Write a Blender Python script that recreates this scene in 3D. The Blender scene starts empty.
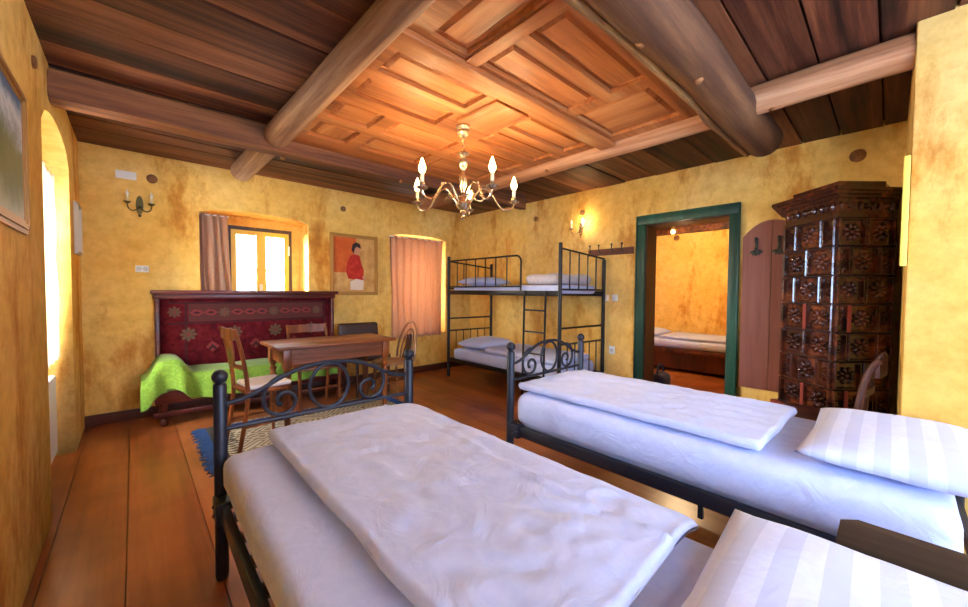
import bpy, bmesh, math, random
from mathutils import Vector, Matrix, noise as mnoise
PI = math.pi
sc = bpy.context.scene
col = sc.collection
random.seed(7)

# ---------------------------------------------------------------- camera
YAW, PITCH, ROLL, FPX = 0.74836, 0.03152, 0.0077, 377.5
CAM = Vector((-4.266, -4.952, 1.26))
fw = Vector((math.sin(YAW)*math.cos(PITCH), math.cos(YAW)*math.cos(PITCH), -math.sin(PITCH)))
rt = Vector((math.cos(YAW), -math.sin(YAW), 0)); up = rt.cross(fw)
r2 = math.cos(ROLL)*rt + math.sin(ROLL)*up; u2 = -math.sin(ROLL)*rt + math.cos(ROLL)*up
cam_d = bpy.data.cameras.new('camera'); cam = bpy.data.objects.new('camera', cam_d); col.objects.link(cam)
cam_d.sensor_width = 36; cam_d.lens = FPX/968*36; cam_d.clip_start = 0.02
m = Matrix((r2, u2, -fw)).transposed().to_4x4(); m.translation = CAM
cam.matrix_world = m
sc.camera = cam
# ---------------------------------------------------------------- world, light, exposure
W, H = 4.609, 2.557
YF = -7.2
sc.view_settings.view_transform = 'Standard'; sc.view_settings.look = 'None'
sc.view_settings.exposure = 1.02; sc.view_settings.gamma = 1.0; sc.view_settings.use_curve_mapping = False
world = bpy.data.worlds.new('sky'); sc.world = world; world.use_nodes = True
bg = world.node_tree.nodes['Background']; bg.inputs[0].default_value = (0.78, 0.88, 1.0, 1); bg.inputs[1].default_value = 5.5

def area(name, loc, direction, sx, sy, power, colr, portal=False):
    l = bpy.data.lights.new(name, 'AREA'); l.shape = 'RECTANGLE'; l.size = sx; l.size_y = sy
    l.energy = power; l.color = colr
    if portal: l.cycles.is_portal = True
    o = bpy.data.objects.new(name, l); col.objects.link(o); o.location = loc
    o.rotation_euler = Vector(direction).to_track_quat('-Z', 'Y').to_euler(); return o
def point(name, loc, power, colr, rad=0.02):
    l = bpy.data.lights.new(name, 'POINT'); l.energy = power; l.color = colr; l.shadow_soft_size = rad
    o = bpy.data.objects.new(name, l); col.objects.link(o); o.location = loc; return o
WARM = (1.0, 0.72, 0.42)
# unseen windows behind the photographer, positioned for the brightness their daylight gives
area('unseen_front_daylight', (-3.55, YF-0.10, 1.55), (0, 1, -0.12), 1.15, 1.45, 50, (0.36, 0.55, 1.0))
area('unseen_second_daylight', (-2.05, YF-0.10, 1.55), (0, 1, -0.12), 1.15, 1.45, 50, (0.36, 0.55, 1.0))
# unseen side window added as cool fill; then back wall and niche daylight
area('added_side_fill', (-W-0.16, -6.1, 1.55), (1, 0.3, -0.1), 1.0, 1.2, 60, (0.33, 0.55, 1.0))
area('daylight_back_window', (-4.25, 1.7, 2.1), (0.62, -1, -0.28), 1.3, 1.0, 900, (1.0, 0.95, 0.84))
area('daylight_curtained_window', (-1.05, 0.62, 1.45), (0, -1, 0), 0.7, 1.0, 36, (1.0, 0.94, 0.86))
area('daylight_left_window', (-W-0.60, -1.22, 1.45), (1, 0.0, 0.05), 0.9, 1.1, 90, (0.86, 0.92, 1.0))
area('sky_portal', (-3.1, 0.47, 1.5), (0, -1, 0), 0.75, 1.0, 1, (1, 1, 1), True)

# ---------------------------------------------------------------- materials
def new_mat(name):
    m = bpy.data.materials.new(name); m.use_nodes = True
    nt = m.node_tree; b = nt.nodes['Principled BSDF']; return m, nt, b
def lin(c):
    f = lambda v: v/12.92 if v <= 0.04045 else ((v+0.055)/1.055)**2.4
    return tuple(f(x/255.0) for x in c) + (1,)
def plain(name, c, rough=0.5, metal=0.0, emit=None, es=0, spec=None, coat=0, sheen=0):
    m, nt, b = new_mat(name); b.inputs['Base Color'].default_value = lin(c)
    b.inputs['Roughness'].default_value = rough; b.inputs['Metallic'].default_value = metal
    if emit: b.inputs['Emission Color'].default_value = lin(emit); b.inputs['Emission Strength'].default_value = es
    if spec is not None: b.inputs['Specular IOR Level'].default_value = spec
    if coat: b.inputs['Coat Weight'].default_value = coat; b.inputs['Coat Roughness'].default_value = 0.08
    if sheen: b.inputs['Sheen Weight'].default_value = sheen
    return m
def ramp(nt, stops):
    r = nt.nodes.new('ShaderNodeValToRGB')
    while len(r.color_ramp.elements) < len(stops): r.color_ramp.elements.new(0.5)
    for e, (p, c) in zip(r.color_ramp.elements, stops): e.position = p; e.color = lin(c)
    return r
def noise_node(nt, scale, detail=6, rough=0.6, vec=None, dist=0.0):
    n = nt.nodes.new('ShaderNodeTexNoise'); n.inputs['Scale'].default_value = scale
    n.inputs['Detail'].default_value = detail; n.inputs['Roughness'].default_value = rough
    n.inputs['Distortion'].default_value = dist
    if vec: nt.links.new(vec, n.inputs['Vector'])
    return n
def coords(nt, scale=(1,1,1), kind='Object'):
    tc = nt.nodes.new('ShaderNodeTexCoord'); mp = nt.nodes.new('ShaderNodeMapping')
    mp.inputs['Scale'].default_value = scale
    nt.links.new(tc.outputs[kind], mp.inputs['Vector']); return mp.outputs['Vector']
def mixc(nt, a, b, fac, mode='MIX'):
    x = nt.nodes.new('ShaderNodeMix'); x.data_type = 'RGBA'; x.blend_type = mode
    if hasattr(fac, 'name') or hasattr(fac, 'links'): nt.links.new(fac, x.inputs[0])
    else: x.inputs[0].default_value = fac
    for s, i in ((a, 6), (b, 7)):
        if isinstance(s, tuple): x.inputs[i].default_value = s
        else: nt.links.new(s, x.inputs[i])
    return x.outputs[2]
def bump(nt, b, h, strength=0.3, dist=0.01):
    n = nt.nodes.new('ShaderNodeBump'); n.inputs['Strength'].default_value = strength; n.inputs['Distance'].default_value = dist
    nt.links.new(h, n.inputs['Height']); nt.links.new(n.outputs[0], b.inputs['Normal'])
def wood(name, stops, axis='x', fine=28, stretch=0.06, rough=0.55, island=0.0, spec=None, bs=0.35, coat=0, blotch=None):
    m, nt, b = new_mat(name)
    s = [1, 1, 1]; s['xyz'.index(axis)] = stretch
    v = coords(nt, tuple(s))
    if island:
        g = nt.nodes.new('ShaderNodeNewGeometry'); mul = nt.nodes.new('ShaderNodeMath'); mul.operation = 'MULTIPLY'
        mul.inputs[1].default_value = 37.0; nt.links.new(g.outputs['Random Per Island'], mul.inputs[0])
        add = nt.nodes.new('ShaderNodeVectorMath'); add.operation = 'ADD'
        nt.links.new(v, add.inputs[0]); nt.links.new(mul.outputs[0], add.inputs[1]); v = add.outputs[0]
    n = noise_node(nt, fine, 8, 0.72, v, 0.25)
    n2 = noise_node(nt, fine*0.16, 3, 0.5, v, 0.8)
    mm = nt.nodes.new('ShaderNodeMath'); mm.operation = 'MULTIPLY_ADD'; mm.inputs[1].default_value = 0.55
    nt.links.new(n2.outputs[0], mm.inputs[0])
    m3 = nt.nodes.new('ShaderNodeMath'); m3.operation = 'MULTIPLY'; m3.inputs[1].default_value = 0.45
    nt.links.new(n.outputs[0], m3.inputs[0]); nt.links.new(m3.outputs[0], mm.inputs[2])
    r = ramp(nt, [(0.5+(p-0.5)*0.48, c_) for p, c_ in stops]); nt.links.new(mm.outputs[0], r.inputs[0]); c = r.outputs[0]
    if blotch:
        nb = noise_node(nt, blotch[1], 3, 0.5, coords(nt)); rb = ramp(nt, [(0.42, (255,255,255)), (0.66, blotch[0])])
        nt.links.new(nb.outputs[0], rb.inputs[0]); c = mixc(nt, c, rb.outputs[0], 1.0, 'MULTIPLY')
    if island:
        hs = nt.nodes.new('ShaderNodeHueSaturation'); mr = nt.nodes.new('ShaderNodeMapRange')
        mr.inputs[3].default_value = 1-island; mr.inputs[4].default_value = 1+island
        nt.links.new(g.outputs['Random Per Island'], mr.inputs[0]); nt.links.new(mr.outputs[0], hs.inputs['Value'])
        nt.links.new(c, hs.inputs['Color']); c = hs.outputs[0]
    nt.links.new(c, b.inputs['Base Color']); b.inputs['Roughness'].default_value = rough
    if spec is not None: b.inputs['Specular IOR Level'].default_value = spec
    if coat: b.inputs['Coat Weight'].default_value = coat; b.inputs['Coat Roughness'].default_value = 0.15
    bump(nt, b, mm.outputs[0], bs, 0.004)
    return m
def plaster(name):
    m, nt, b = new_mat(name); v = coords(nt)
    n = noise_node(nt, 0.9, 5, 0.55, v, 0.0); r = ramp(nt, [(0.30, (232,174,74)), (0.48, (243,200,106)), (0.66, (246,212,132))])
    nt.links.new(n.outputs[0], r.inputs[0])
    v2 = coords(nt, (1, 1, 0.4)); n2 = noise_node(nt, 2.2, 9, 0.72, v2, 0.0)
    r2_ = ramp(nt, [(0.52, (255,255,255)), (0.62, (216,170,112)), (0.74, (150,100,56))]); nt.links.new(n2.outputs[0], r2_.inputs[0])
    n3 = noise_node(nt, 11, 6, 0.7, v); r3 = ramp(nt, [(0.35, (228,214,190)), (0.6, (255,255,255))]); nt.links.new(n3.outputs[0], r3.inputs[0])
    c = mixc(nt, r.outputs[0], r2_.outputs[0], 0.75, 'MULTIPLY'); c = mixc(nt, c, r3.outputs[0], 0.7, 'MULTIPLY')
    nt.links.new(c, b.inputs['Base Color']); b.inputs['Roughness'].default_value = 0.85; b.inputs['Specular IOR Level'].default_value = 0.2
    n4 = noise_node(nt, 24, 6, 0.6, v); bump(nt, b, n4.outputs[0], 0.25, 0.01)
    return m
def cloth(name, c1, c2, scale=60, rough=0.9, stripes=None, bs=0.15, sheen=0.2, wr=0):
    m, nt, b = new_mat(name); v = coords(nt)
    n = noise_node(nt, scale, 4, 0.6, v); r = ramp(nt, [(0.35, c1), (0.65, c2)]); nt.links.new(n.outputs[0], r.inputs[0]); c = r.outputs[0]
    if stripes:
        ax, per, dark = stripes
        sx = nt.nodes.new('ShaderNodeSeparateXYZ'); nt.links.new(v, sx.inputs[0])
        mo = nt.nodes.new('ShaderNodeMath'); mo.operation = 'PINGPONG'; mo.inputs[1].default_value = per
        nt.links.new(sx.outputs['XYZ'.index(ax)], mo.inputs[0])
        gt = nt.nodes.new('ShaderNodeMath'); gt.operation = 'GREATER_THAN'; gt.inputs[1].default_value = per*0.5
        nt.links.new(mo.outputs[0], gt.inputs[0]); c = mixc(nt, c, lin(dark), gt.outputs[0])
    nt.links.new(c, b.inputs['Base Color']); b.inputs['Roughness'].default_value = rough
    b.inputs['Sheen Weight'].default_value = sheen; b.inputs['Specular IOR Level'].default_value = 0.2
    if wr:
        nw = noise_node(nt, 7, 4, 0.55, v, 1.2); b1 = nt.nodes.new('ShaderNodeBump'); b1.inputs['Strength'].default_value = wr; b1.inputs['Distance'].default_value = 0.03
        nt.links.new(nw.outputs[0], b1.inputs['Height']); nt.links.new(b1.outputs[0], b.inputs['Normal'])
    else: bump(nt, b, n.outputs[0], bs, 0.003)
    return m

M = {}
M['plaster'] = plaster('ochre_plaster')
M['plank'] = wood('dark_ceiling_plank', [(0.28, (36,18,12)), (0.5, (88,47,30)), (0.72, (132,82,52))], 'x', 22, 0.05, 0.6, 0.28, 0.3)
M['floor'] = wood('red_brown_floorboard', [(0.1, (112,60,30)), (0.5, (168,98,52)), (0.9, (196,124,70))], 'y', 16, 0.05, 0.28, 0.14, 0.5, 0.12, blotch=((196,172,160), 1.6))
M['panel'] = wood('orange_pine', [(0.2, (128,70,32)), (0.5, (188,116,62)), (0.8, (214,150,92))], 'x', 26, 0.06, 0.42, 0.08, 0.4)
M['panel_y'] = wood('orange_pine_cross_grain', [(0.2, (128,70,32)), (0.5, (188,116,62)), (0.8, (214,150,92))], 'y', 26, 0.06, 0.42, 0.08, 0.4)
M['log_y'] = wood('weathered_log', [(0.3, (98,64,40)), (0.5, (142,102,70)), (0.7, (178,140,104))], 'y', 20, 0.05, 0.75)
M['log_p'] = wood('pale_log', [(0.3, (126,78,46)), (0.5, (176,122,82)), (0.7, (206,156,112))], 'y', 18, 0.05, 0.7)
M['log_x'] = wood('brown_log', [(0.3, (66,34,16)), (0.5, (112,64,34)), (0.7, (152,98,56))], 'x', 20, 0.05, 0.72)
M['log_d'] = wood('dark_log', [(0.25, (48,28,16)), (0.5, (92,58,34)), (0.75, (132,92,54))], 'x', 16, 0.06, 0.72)
M['bark'] = wood('pale_bark', [(0.3, (120,84,44)), (0.5, (176,134,78)), (0.7, (206,168,108))], 'x', 20, 0.1, 0.75)
M['knot'] = wood('knot', [(0.3, (110,66,30)), (0.7, (160,106,56))], 'z', 30, 0.6, 0.7)
M['table'] = wood('honey_brown_table', [(0.28, (92,46,18)), (0.5, (140,78,36)), (0.72, (176,108,56))], 'x', 24, 0.05, 0.42, 0, 0.5, 0.2)
M['table_v'] = wood('honey_brown_leg', [(0.28, (92,46,18)), (0.5, (138,76,34)), (0.72, (168,102,52))], 'z', 24, 0.06, 0.35, 0, 0.5, 0.2)
M['chair'] = wood('chair_wood', [(0.28, (84,40,16)), (0.5, (128,68,30)), (0.72, (160,96,50))], 'z', 24, 0.08, 0.35, 0, 0.5, 0.2)
M['bent'] = wood('bent_beech', [(0.28, (110,68,36)), (0.5, (150,102,62)), (0.72, (186,140,96))], 'z', 24, 0.1, 0.35, 0, 0.5, 0.2)
M['darkchair'] = wood('dark_walnut', [(0.28, (44,18,10)), (0.5, (74,32,18)), (0.72, (98,48,28))], 'z', 24, 0.1, 0.45, 0, 0.5, 0.2)
M['redwood'] = wood('red_brown_wood', [(0.28, (58,18,14)), (0.5, (86,30,22)), (0.72, (112,46,34))], 'x', 18, 0.06, 0.35, 0, 0.5, 0.2)
M['board'] = wood('plum_brown_board', [(0.28, (108,56,44)), (0.5, (134,76,62)), (0.72, (150,92,76))], 'z', 14, 0.06, 0.5)
M['rack'] = wood('rack_wood', [(0.28, (70,30,18)), (0.5, (98,48,30)), (0.72, (122,64,42))], 'y', 20, 0.06, 0.5)
M['nightstand'] = wood('dark_oak', [(0.28, (20,12,9)), (0.45, (36,23,17)), (0.6, (50,35,26)), (0.74, (74,55,40))], 'y', 14, 0.12, 0.6, 0, 0.25, 0.4)
M['green'] = wood('green_paint', [(0.28, (18,58,44)), (0.5, (28,80,60)), (0.72, (44,104,80))], 'z', 16, 0.08, 0.4, 0, 0.5, 0.2)
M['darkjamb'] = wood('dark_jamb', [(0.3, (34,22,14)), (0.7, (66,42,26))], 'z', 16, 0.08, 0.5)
M['base'] = wood('baseboard_wood', [(0.3, (62,28,14)), (0.7, (104,54,28))], 'x', 16, 0.1, 0.45)
M['metal'] = plain('blue_black_metal', (34,38,50), 0.42, 0.3)
M['metal_b'] = plain('black_metal', (26,22,22), 0.45, 0.3)
M['sheet'] = cloth('white_sheet', (192,202,240), (200,209,244), 26, 0.85, wr=0.35)
M['satin'] = cloth('striped_satin', (206,212,240), (214,219,244), 40, 0.7, ('Y', 0.042, (193,199,228)), wr=0.2)
M['grayblanket'] = cloth('folded_grey_blanket', (190,182,184), (212,204,206), 40)
M['greencloth'] = cloth('lime_green_throw', (112,150,48), (136,174,64), 50)
M['curtain'] = cloth('dusty_pink_curtain', (186,152,126), (204,170,144), 50)
M['white'] = plain('white_plastic', (236,236,230), 0.4)
M['whitemetal'] = plain('white_enamel', (238,236,228), 0.35)
M['cushion'] = cloth('white_seat_pad', (226,224,226), (240,238,238), 60)
M['brownleather'] = plain('dark_brown_leather', (62,40,32), 0.45)
M['yellowpaint'] = plain('yellow_window_paint', (232,196,56), 0.45)
M['yellowstrip'] = plain('bright_yellow', (246,214,92), 0.6)
M['gold'] = plain('aged_gilt', (170,120,56), 0.4, 0.35)
M['gold_pale'] = plain('pale_gilt', (184,134,60), 0.45, 0.3)
M['brass'] = plain('silvered_brass', (206,186,150), 0.25, 0.9)
M['bronze'] = plain('green_bronze', (92,84,44), 0.45, 0.7)
M['candle'] = plain('cream_candle_sleeve', (240,224,190), 0.5)
M['bulb_on'] = plain('lit_bulb', (255,236,190), 0.3, 0, (255,210,120), 34)
M['bulb_off'] = plain('unlit_bulb', (240,230,210), 0.15)
M['iron'] = plain('grey_iron', (62,66,58), 0.5, 0.6)
M['bag'] = cloth('navy_bag', (22,26,44), (34,38,60), 60)
M['stove_dark'] = None
def stove_mat():
    m, nt, b = new_mat('brown_glaze'); v = coords(nt)
    n = noise_node(nt, 7, 5, 0.6, v, 0.4); r = ramp(nt, [(0.32, (34,15,9)), (0.55, (78,36,20)), (0.72, (132,70,36))])
    nt.links.new(n.outputs[0], r.inputs[0]); nt.links.new(r.outputs[0], b.inputs['Base Color'])
    b.inputs['Roughness'].default_value = 0.17; b.inputs['Specular IOR Level'].default_value = 0.8
    n2 = noise_node(nt, 45, 3, 0.5, v); bump(nt, b, n2.outputs[0], 0.25, 0.004); return m
M['glaze'] = stove_mat()
M['clay'] = plain('bare_red_clay', (140,48,28), 0.7)
M['stoveiron'] = plain('grey_white_cast_door', (150,146,146), 0.5, 0.2)
M['joint'] = plain('stove_joint', (38,22,16), 0.7)
def glass():
    m, nt, b = new_mat('window_glass'); nt.nodes.remove(b)
    t = nt.nodes.new('ShaderNodeBsdfTransparent'); g = nt.nodes.new('ShaderNodeBsdfGlossy'); g.inputs['Roughness'].default_value = 0.02
    lw = nt.nodes.new('ShaderNodeFresnel'); lw.inputs[0].default_value = 1.25
    mx = nt.nodes.new('ShaderNodeMixShader'); nt.links.new(lw.outputs[0], mx.inputs[0]); nt.links.new(t.outputs[0], mx.inputs[1]); nt.links.new(g.outputs[0], mx.inputs[2])
    nt.links.new(mx.outputs[0], nt.nodes['Material Output'].inputs[0]); return m
M['glass'] = glass()
def sheer():
    m, nt, b = new_mat('white_sheer_curtain'); b.inputs['Base Color'].default_value = lin((240,236,226)); b.inputs['Roughness'].default_value = 0.9
    t = nt.nodes.new('ShaderNodeBsdfTranslucent'); t.inputs[0].default_value = lin((240,232,216))
    mx = nt.nodes.new('ShaderNodeMixShader'); mx.inputs[0].default_value = 0.55
    nt.links.new(b.outputs[0], mx.inputs[1]); nt.links.new(t.outputs[0], mx.inputs[2]); nt.links.new(mx.outputs[0], nt.nodes['Material Output'].inputs[0]); return m
M['sheer'] = sheer()
def thin_curtain():
    m = M['curtain']; nt = m.node_tree; b = nt.nodes['Principled BSDF']
    t = nt.nodes.new('ShaderNodeBsdfTranslucent'); t.inputs[0].default_value = lin((214,172,136))
    mx = nt.nodes.new('ShaderNodeMixShader'); mx.inputs[0].default_value = 0.42
    nt.links.new(b.outputs[0], mx.inputs[1]); nt.links.new(t.outputs[0], mx.inputs[2]); nt.links.new(mx.outputs[0], nt.nodes['Material Output'].inputs[0])
thin_curtain()

# ---------------------------------------------------------------- mesh helpers
class MB:
    def __init__(s): s.bm = bmesh.new(); s.mi = 0; s.lay = s.bm.faces.layers.int.new('done')
    def _mark(s):
        if s.mi == 0: return
        for f in s.bm.faces:
            if f[s.lay] == 0: f.material_index = s.mi
    def _seal(s):
        for f in s.bm.faces: f[s.lay] = 1
    def box(s, c, size, rot=None, bev=0.0, taper=None):
        c = Vector(c); h = Vector(size)/2; vs = []
        for dz in (-1, 1):
            for dx, dy in ((-1,-1), (1,-1), (1,1), (-1,1)):
                k = taper if (taper and dz > 0) else 1
                p = Vector((dx*h.x*k, dy*h.y*k, dz*h.z))
                if rot: p = rot @ p
                vs.append(s.bm.verts.new(c+p))
        idx = ((3,2,1,0), (4,5,6,7), (0,1,5,4), (1,2,6,5), (2,3,7,6), (3,0,4,7))
        fs = [s.bm.faces.new([vs[i] for i in f]) for f in idx]
        if bev:
            es = list({e for f in fs for e in f.edges})
            bmesh.ops.bevel(s.bm, geom=es, offset=bev, segments=2, affect='EDGES', profile=0.5)
        s._mark(); return s
    def b2(s, x0, x1, y0, y1, z0, z1, bev=0.0):
        return s.box(((x0+x1)/2, (y0+y1)/2, (z0+z1)/2), (abs(x1-x0), abs(y1-y0), abs(z1-z0)), None, bev)
    def quad(s, a, b, c, d):
        s.bm.faces.new([s.bm.verts.new(p) for p in (a, b, c, d)]); s._mark(); return s
    def tube(s, pts, r, seg=8, closed=False, flat=1.0):
        pts = [Vector(p) for p in pts]; n = len(pts); rs = r if isinstance(r, (list, tuple)) else [r]*n
        T = []
        for i in range(n):
            a = pts[(i-1) % n] if (closed or i > 0) else pts[i]; b = pts[(i+1) % n] if (closed or i < n-1) else pts[i]
            t = (b-a); T.append(t.normalized() if t.length > 1e-9 else Vector((0,0,1)))
        ref = Vector((0,0,1)) if abs(T[0].z) < 0.9 else Vector((1,0,0))
        N = (ref - T[0]*ref.dot(T[0])).normalized(); rings = []
        for i in range(n):
            N = (N - T[i]*N.dot(T[i])).normalized(); B = T[i].cross(N)
            rings.append([s.bm.verts.new(pts[i] + rs[i]*(math.cos(2*PI*k/seg)*N + flat*math.sin(2*PI*k/seg)*B)) for k in range(seg)])
        for i in range(n if closed else n-1):
            A, Bq = rings[i], rings[(i+1) % n]
            for k in range(seg): s.bm.faces.new((A[k], A[(k+1) % seg], Bq[(k+1) % seg], Bq[k]))
        if not closed:
            s.bm.faces.new(rings[0][::-1]); s.bm.faces.new(rings[-1])
        s._mark(); return s
    def lathe(s, prof, c=(0,0,0), seg=14, rot=None):
        c = Vector(c); rings = []
        for r, z in prof:
            ring = []
            for k in range(seg):
                p = Vector((r*math.cos(2*PI*k/seg), r*math.sin(2*PI*k/seg), z))
                if rot: p = rot @ p
                ring.append(s.bm.verts.new(c+p))
            rings.append(ring)
        for A, B in zip(rings, rings[1:]):
            for k in range(seg): s.bm.faces.new((A[k], A[(k+1) % seg], B[(k+1) % seg], B[k]))
        s.bm.faces.new(rings[0][::-1]); s.bm.faces.new(rings[-1]); s._mark(); return s
    def ball(s, c, r, seg=12, sc_=(1,1,1), rot=None):
        n = seg//2; prof = [(max(1e-4, r*math.sin(PI*i/n)), -r*math.cos(PI*i/n)) for i in range(n+1)]
        mt = Matrix.Diagonal(Vector(sc_)).to_3x3(); mt = (rot @ mt) if rot else mt
        return s.lathe(prof, c, seg, mt)
    def prism(s, poly, d0, d1, f):
        """poly in (a, b); f(a, b, d) gives the 3D point"""
        A = [s.bm.verts.new(f(a, b, d0)) for a, b in poly]; B = [s.bm.verts.new(f(a, b, d1)) for a, b in poly]; n = len(poly)
        s.bm.faces.new(A[::-1]); s.bm.faces.new(B)
        for i in range(n): s.bm.faces.new((A[i], A[(i+1) % n], B[(i+1) % n], B[i]))
        s._mark(); return s
    def grid(s, fn, nu, nv, thick=None):
        """fn(u, v) for u, v in 0..1; thick(u, v) gives the second skin's point"""
        def skin(g): return [[s.bm.verts.new(g(i/nu, j/nv)) for j in range(nv+1)] for i in range(nu+1)]
        A = skin(fn)
        for i in range(nu):
            for j in range(nv): s.bm.faces.new((A[i][j], A[i+1][j], A[i+1][j+1], A[i][j+1]))
        if thick:
            B = skin(thick)
            for i in range(nu):
                for j in range(nv): s.bm.faces.new((B[i][j], B[i][j+1], B[i+1][j+1], B[i+1][j]))
            for i in range(nu):
                s.bm.faces.new((A[i][0], B[i][0], B[i+1][0], A[i+1][0])); s.bm.faces.new((A[i][nv], A[i+1][nv], B[i+1][nv], B[i][nv]))
            for j in range(nv):
                s.bm.faces.new((A[0][j], A[0][j+1], B[0][j+1], B[0][j])); s.bm.faces.new((A[nu][j], B[nu][j], B[nu][j+1], A[nu][j+1]))
        s._mark(); return s
    def roundbox(s, c, size, r, step=0.06, disp=None):
        c = Vector(c); h = Vector(size)/2
        def samples(L):
            L2 = L/2; n = max(2, int((L-2*r)/step)); out = [-L2 + r*(1-math.cos(PI/2*k/4)) for k in range(4)]
            out += [-L2+r + (L-2*r)*k/n for k in range(n+1)]; out += [L2 - r*(1-math.cos(PI/2*k/4)) for k in range(3, -1, -1)]
            return out
        S = [samples(2*h[i]) for i in range(3)]; cache = {}
        def vert(p):
            k = tuple(round(x, 6) for x in p)
            if k in cache: return cache[k]
            q = Vector(p); inner = Vector([max(-h[i]+r, min(h[i]-r, q[i])) for i in range(3)]); d = q-inner
            o = inner + (d.normalized()*r if d.length > 1e-9 else d)
            if disp: o = o + disp(o, q)
            cache[k] = s.bm.verts.new(c+o); return cache[k]
        for ax in range(3):
            a, b = (ax+1) % 3, (ax+2) % 3
            for sg in (-1, 1):
                for i in range(len(S[a])-1):
                    for j in range(len(S[b])-1):
                        vs = []
                        for di, dj in ((0,0), (1,0), (1,1), (0,1)):
                            p = [0,0,0]; p[ax] = sg*h[ax]; p[a] = S[a][i+di]; p[b] = S[b][j+dj]; vs.append(vert(p))
                        if sg < 0: vs.reverse()
                        if len(set(vs)) == 4: s.bm.faces.new(vs)
        s._mark(); return s
    def build(s, name, mats, parent=None, loc=None, rotz=0, angle=40, smooth=True):
        bmesh.ops.recalc_face_normals(s.bm, faces=s.bm.faces[:])
        me = bpy.data.meshes.new(name); s.bm.to_mesh(me); s.bm.free()
        for m_ in (mats if isinstance(mats, (list, tuple)) else [mats]): me.materials.append(m_)
        if smooth:
            me.polygons.foreach_set('use_smooth', [True]*len(me.polygons)); me.set_sharp_from_angle(angle=math.radians(angle))
        o = bpy.data.objects.new(name, me); col.objects.link(o)
        if parent: o.parent = parent
        if loc is not None: o.location = loc
        if rotz: o.rotation_euler.z = rotz
        return o
def tag(o, label, cat, group=None):
    o['label'] = label; o['category'] = cat
    if group: o['group'] = group
    return o
def thing(name, label, cat, loc=(0,0,0), rotz=0, group=None):
    o = bpy.data.objects.new(name, None); o.empty_display_size = 0.1; col.objects.link(o); o.location = loc; o.rotation_euler.z = rotz
    return tag(o, label, cat, group)
def struct(o, label=None):
    o['kind'] = 'structure'
    if label: o['label'] = label
    return o
def copy_tree(o, label, loc=None, rotz=None):
    def cp(x, par):
        c = x.copy(); col.objects.link(c)
        if par: c.parent = par
        for ch in x.children: cp(ch, c)
        return c
    r = cp(o, None); r['label'] = label
    if loc is not None: r.location = loc
    if rotz is not None: r.rotation_euler.z = rotz
    return r
def nz(p, s=1.0, seed=0.0): return mnoise.noise(Vector((p[0]*s+seed, p[1]*s-seed, p[2]*s+seed*0.7)))
def arc(c, r, a0, a1, n, f): return [f(c[0]+r*math.cos(math.radians(a0+(a1-a0)*i/n)), c[1]+r*math.sin(math.radians(a0+(a1-a0)*i/n))) for i in range(n+1)]
def bez(p0, p1, p2, p3, n=14):
    P = [Vector(p) for p in (p0, p1, p2, p3)]; o = []
    for i in range(n+1):
        t = i/n; o.append(P[0]*(1-t)**3 + 3*P[1]*t*(1-t)**2 + 3*P[2]*t*t*(1-t) + P[3]*t**3)
    return o

# ================================================================= STRUCTURE
def wall(name, s0, s1, z1, ops, f, d0, d1, mat, z0=0.0):
    """wall along s with openings [(a, b, zb, zt, rise)]; f(s, z, d)"""
    mb = MB(); N = 10
    def both(a, b, c, d):
        mb.quad(f(*a, d0), f(*b, d0), f(*c, d0), f(*d, d0)); mb.quad(f(*d, d1), f(*c, d1), f(*b, d1), f(*a, d1))
    cur = s0
    for a, b, zb, zt, rise in sorted(ops):
        both((cur, z0), (a, z0), (a, z1), (cur, z1))
        if zb > z0: both((a, z0), (b, z0), (b, zb), (a, zb))
        top = [(a+(b-a)*i/N, zt - rise + rise*math.sqrt(max(0, 1-((2*i/N-1))**2*0.999))*1.0 if rise else zt) for i in range(N+1)]
        for p, q in zip(top, top[1:]):
            both(p, q, (q[0], z1), (p[0], z1))
        loop = [(a, zb)] + top + [(b, zb)]
        for p, q in zip(loop, loop[1:]): mb.quad(f(*p, d0), f(*q, d0), f(*q, d1), f(*p, d1))
        if zb > z0: mb.quad(f(a, zb, d0), f(b, zb, d0), f(b, zb, d1), f(a, zb, d1))
        cur = b
    both((cur, z0), (s1, z0), (s1, z1), (cur, z1))
    mb.quad(f(s0, z0, d0), f(s0, z1, d0), f(s0, z1, d1), f(s0, z0, d1)); mb.quad(f(s1, z0, d0), f(s1, z1, d0), f(s1, z1, d1), f(s1, z0, d1))
    mb.quad(f(s0, z1, d0), f(s1, z1, d0), f(s1, z1, d1), f(s0, z1, d1))
    bmesh.ops.remove_doubles(mb.bm, verts=mb.bm.verts[:], dist=1e-5)
    return struct(mb.build(name, mat, smooth=True, angle=30))
ZT = H + 0.12
wall('wall_back', -W, 0.0, ZT, [(-3.75, -2.66, 0.86, 2.13, 0.06), (-1.50, -0.53, 0.60, 2.11, 0.05)], lambda s, z, d: (s, d, z), 0.0, 0.52, M['plaster'])
wall('wall_left', YF, 0.52, ZT, [(-6.7, -5.5, 0.8, 2.2, 0.0), (-1.88, -0.72, 0.0, 2.30, 0.15)], lambda s, z, d: (-W-d, s, z), 0.0, 0.28, M['plaster'])
wall('wall_left_outer', -1.95, -0.5, ZT, [(-1.66, -0.82, 0.70, 2.0, 0.0)], lambda s, z, d: (-W-0.28-d, s, z), 0.0, 0.25, M['plaster'])
wall('wall_right', -5.0, 0.52, ZT, [(-3.90, -3.03, 0.0, 2.05, 0.0)], lambda s, z, d: (d, s, z), 0.0, 0.24, M['plaster'])
wall('wall_front', -W-0.28, -1.50, ZT, [(-4.15, -2.95, 0.8, 2.3, 0.0), (-2.65, -1.60, 0.8, 2.3, 0.0)], lambda s, z, d: (s, YF-d, z), 0.0, 0.3, M['plaster'])
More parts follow.
